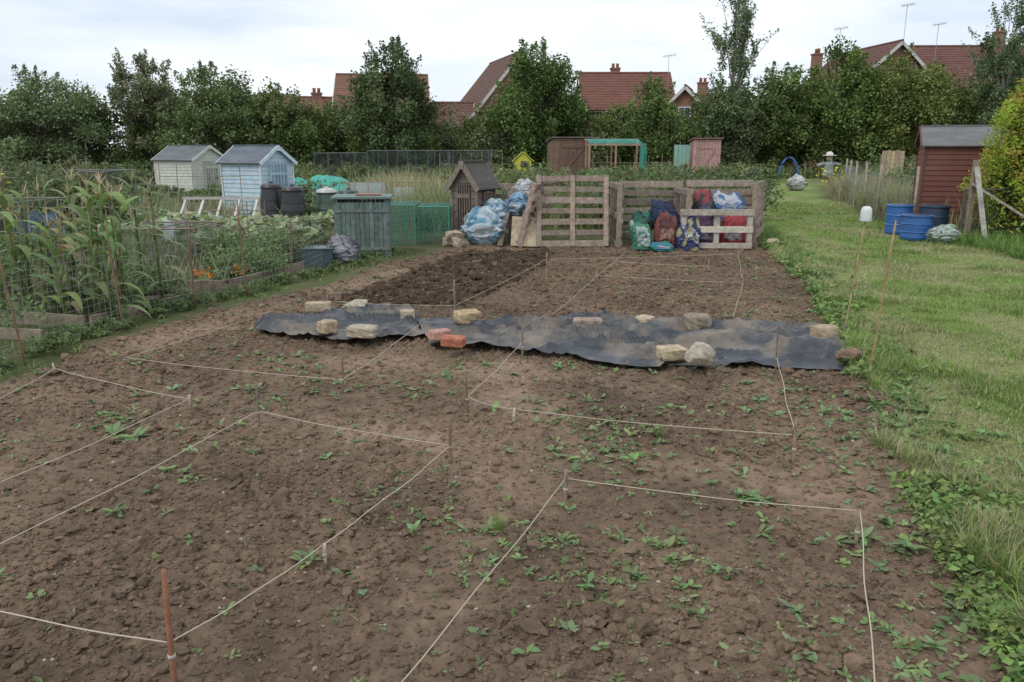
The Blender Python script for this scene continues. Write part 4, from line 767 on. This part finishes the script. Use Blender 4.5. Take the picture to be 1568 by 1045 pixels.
Lv=Leaves();[bush(Lv,U(-13.5,-8),U(14,16.5),.6,U(.95,1.35),900,.09,(.11,.14,.065)) for _ in range(22)];Lv.obj('raspberry_canes')
Lv=Leaves();[bush(Lv,U(-8.5,-5.6),U(8.6,11.5),.5,U(.5,.9),900,.06,(.12,.16,.07)) for _ in range(24)];Lv.obj('currant_bushes')
Lv=Leaves();[bush(Lv,x,y,.3,U(.2,.42),330,.055,(.12,.17,.07)) for x,y in[(-4.6,7.3),(-5.3,7.2),(-5,6.6),(-5.6,6.2),(-4.9,5.9),(-3.9,10.2),(-4.4,9.6),(-4.9,10.5),(-5.6,11.4),(-4.2,8.5),(-6,7.6),(-3.5,12.3),(-4.4,12),(-4.0,9.1),(-4.7,8.7),(-5.2,9.6)]];Lv.obj('kale_and_herbs')
Lv=Leaves();[bush(Lv,-.66*y_+U(-4.5,1.5),y_,U(.6,1.1),U(1.2,1.65),800,.10,[(.105,.14,.06),(.125,.155,.075),(.095,.125,.055)][k%3]) for k,y_ in enumerate(list(U(16,24,30)))];Lv.obj('elder_and_bramble_bushes')
def flowers(name,c,x,y,z,s,n,sp):
    Lv=Leaves();P=np.array([x,y,z])+rng.normal(0,1,(n,3))*sp;Lv.kites(P,s,np.clip(cols(np.array(c)/LG,n,.15,.05),0,.9),.9,1.0);Lv.obj(name)
flowers('marigold_flowers',(.85,.22,.01),-3.72,9.5,.24,.05,22,(.08,.04,.03));flowers('marigold_flowers',(.85,.22,.01),-3.4,9.8,.24,.05,12,(.05,.04,.03))
flowers('yellow_rudbeckia_flowers',(.8,.6,.02),12.6,31,.7,.12,60,(.5,.5,.2));flowers('red_flowers',(.6,.02,.02),-5.5,13.2,.4,.06,24,(.3,.3,.08));flowers('yellow_flowers',(.7,.65,.05),-9.2,15,.9,.07,40,(.8,.5,.25));flowers('purple_flowers',(.3,.12,.35),-4.7,12.6,.5,.06,50,(.5,.3,.1))
def fill():
    Lv=Leaves()
    pal=[(.095,.13,.05),(.115,.152,.06),(.14,.168,.07),(.09,.118,.055),(.165,.168,.082),(.125,.152,.086)]
    for i in range(500):
        y=16.5+U(0,1)**.8*31;x=U(-.70*y-2,.33*y-.6)
        if abs(x+6.75)<1.6 and 15<y<21.2: continue
        h=U(.35,1.0)*(1+.012*(y-16))
        if -11.5*y/24<x<-3*y/21 and y<24: h=U(.2,.45)
        if abs(x+12.2*y/31)<1.7 and y<31: h=min(h,.45)
        if x>-.2 and y<26: h=U(.9,1.45)
        if y>36: h=U(.5,1.1)
        if y>38 and 0<x<12: h=U(.3,.55)
        bush(Lv,x,y,U(.4,1.0),h,420,.07+.0022*y,pal[rng.integers(6)],ncl=10)
    for i in range(50): y=U(18,46);x=np.interp(y,[18,24,36,49],[9.6,11.6,14.6,19.8])+U(.2,3.5);bush(Lv,x,y,U(.5,1),U(.6,1.5),420,.07+.002*y,pal[rng.integers(6)],ncl=10)
    for i in range(60): y=U(9,20);x=-.66*y-U(.5,3);bush(Lv,x,y,U(.5,.9),U(.6,1.1),500,.07,pal[rng.integers(6)],ncl=10)
    Lv.obj('allotment_vegetation')
    Lv=Leaves()
    for (cx,cy,sx,sy,n,hh,c) in[(-3.2,24,1.2,2,3000,1.3,(.30,.28,.16)),(-1.6,19,1.0,1.5,2600,1.1,(.2,.22,.11)),(2.5,19,2.2,1.5,3500,1.2,(.15,.18,.075)),(-9,19,2.5,2,2000,.8,(.22,.23,.13)),(9.9,20,.7,3,4500,1.0,(.22,.22,.115)),(11.8,27,.7,3,3500,1.1,(.25,.24,.14)),(-15,24,4,4,1500,.9,(.2,.22,.11)),(9,46,4,1,2500,1.2,(.19,.22,.08)),(-6,12.2,1.5,1,900,.7,(.2,.22,.12)),(-5.2,9.8,1.0,.8,700,.55,(.22,.23,.13))]:
        x=cx+rng.normal(0,sx,n)*.6;y=cy+rng.normal(0,sy,n)*.6;m=polysd(x,y,LAWN)>.1;x=x[m];y=y[m];n=len(x)
        Lv.strips(np.stack([x,y,0*x],1),U(0,6.28,n),U(.9,1.5,n),U(.4,1,n)*hh,U(.01,.03,n),U(.1,1.0,n),[1,.9,.6,.05],cols(c,n,.3))
    Lv.obj('tall_dry_grass')
fill()
def canes(name,x,y,n,h,s):
    b=B()
    for i in range(n): b.tube([(x+i*s,y,0),(x+i*s+U(-.05,.05),y+U(-.1,.1),h*U(.85,1.1))],.009,vary((.3,.24,.15),.2),5)
    b.tube([(x,y,h*.8),(x+(n-1)*s,y,h*.8)],.007,(.3,.24,.15),4);b.obj(name,M_wood)
for a in[(-7.6,17.5,6,1.4,.35),(-3.6,18.5,7,1.2,.3),(-13,20,8,1.5,.4),(-2.4,27,9,1.5,.35),(9.8,19.5,5,1.3,.35),(3,30,8,1.5,.5),(-5.6,9.9,5,1.25,.3),(-7.4,11.2,5,1.3,.3),(-4.6,12.1,4,1.0,.3),(-10.5,16.8,6,1.4,.35),(12.4,26,6,1.4,.3),(-6.3,8.8,5,1.35,.28)]: canes('bean_poles',*a)
print('OBJS',len(bpy.data.objects),'POLYS',sum(len(m.polygons) for m in bpy.data.meshes))
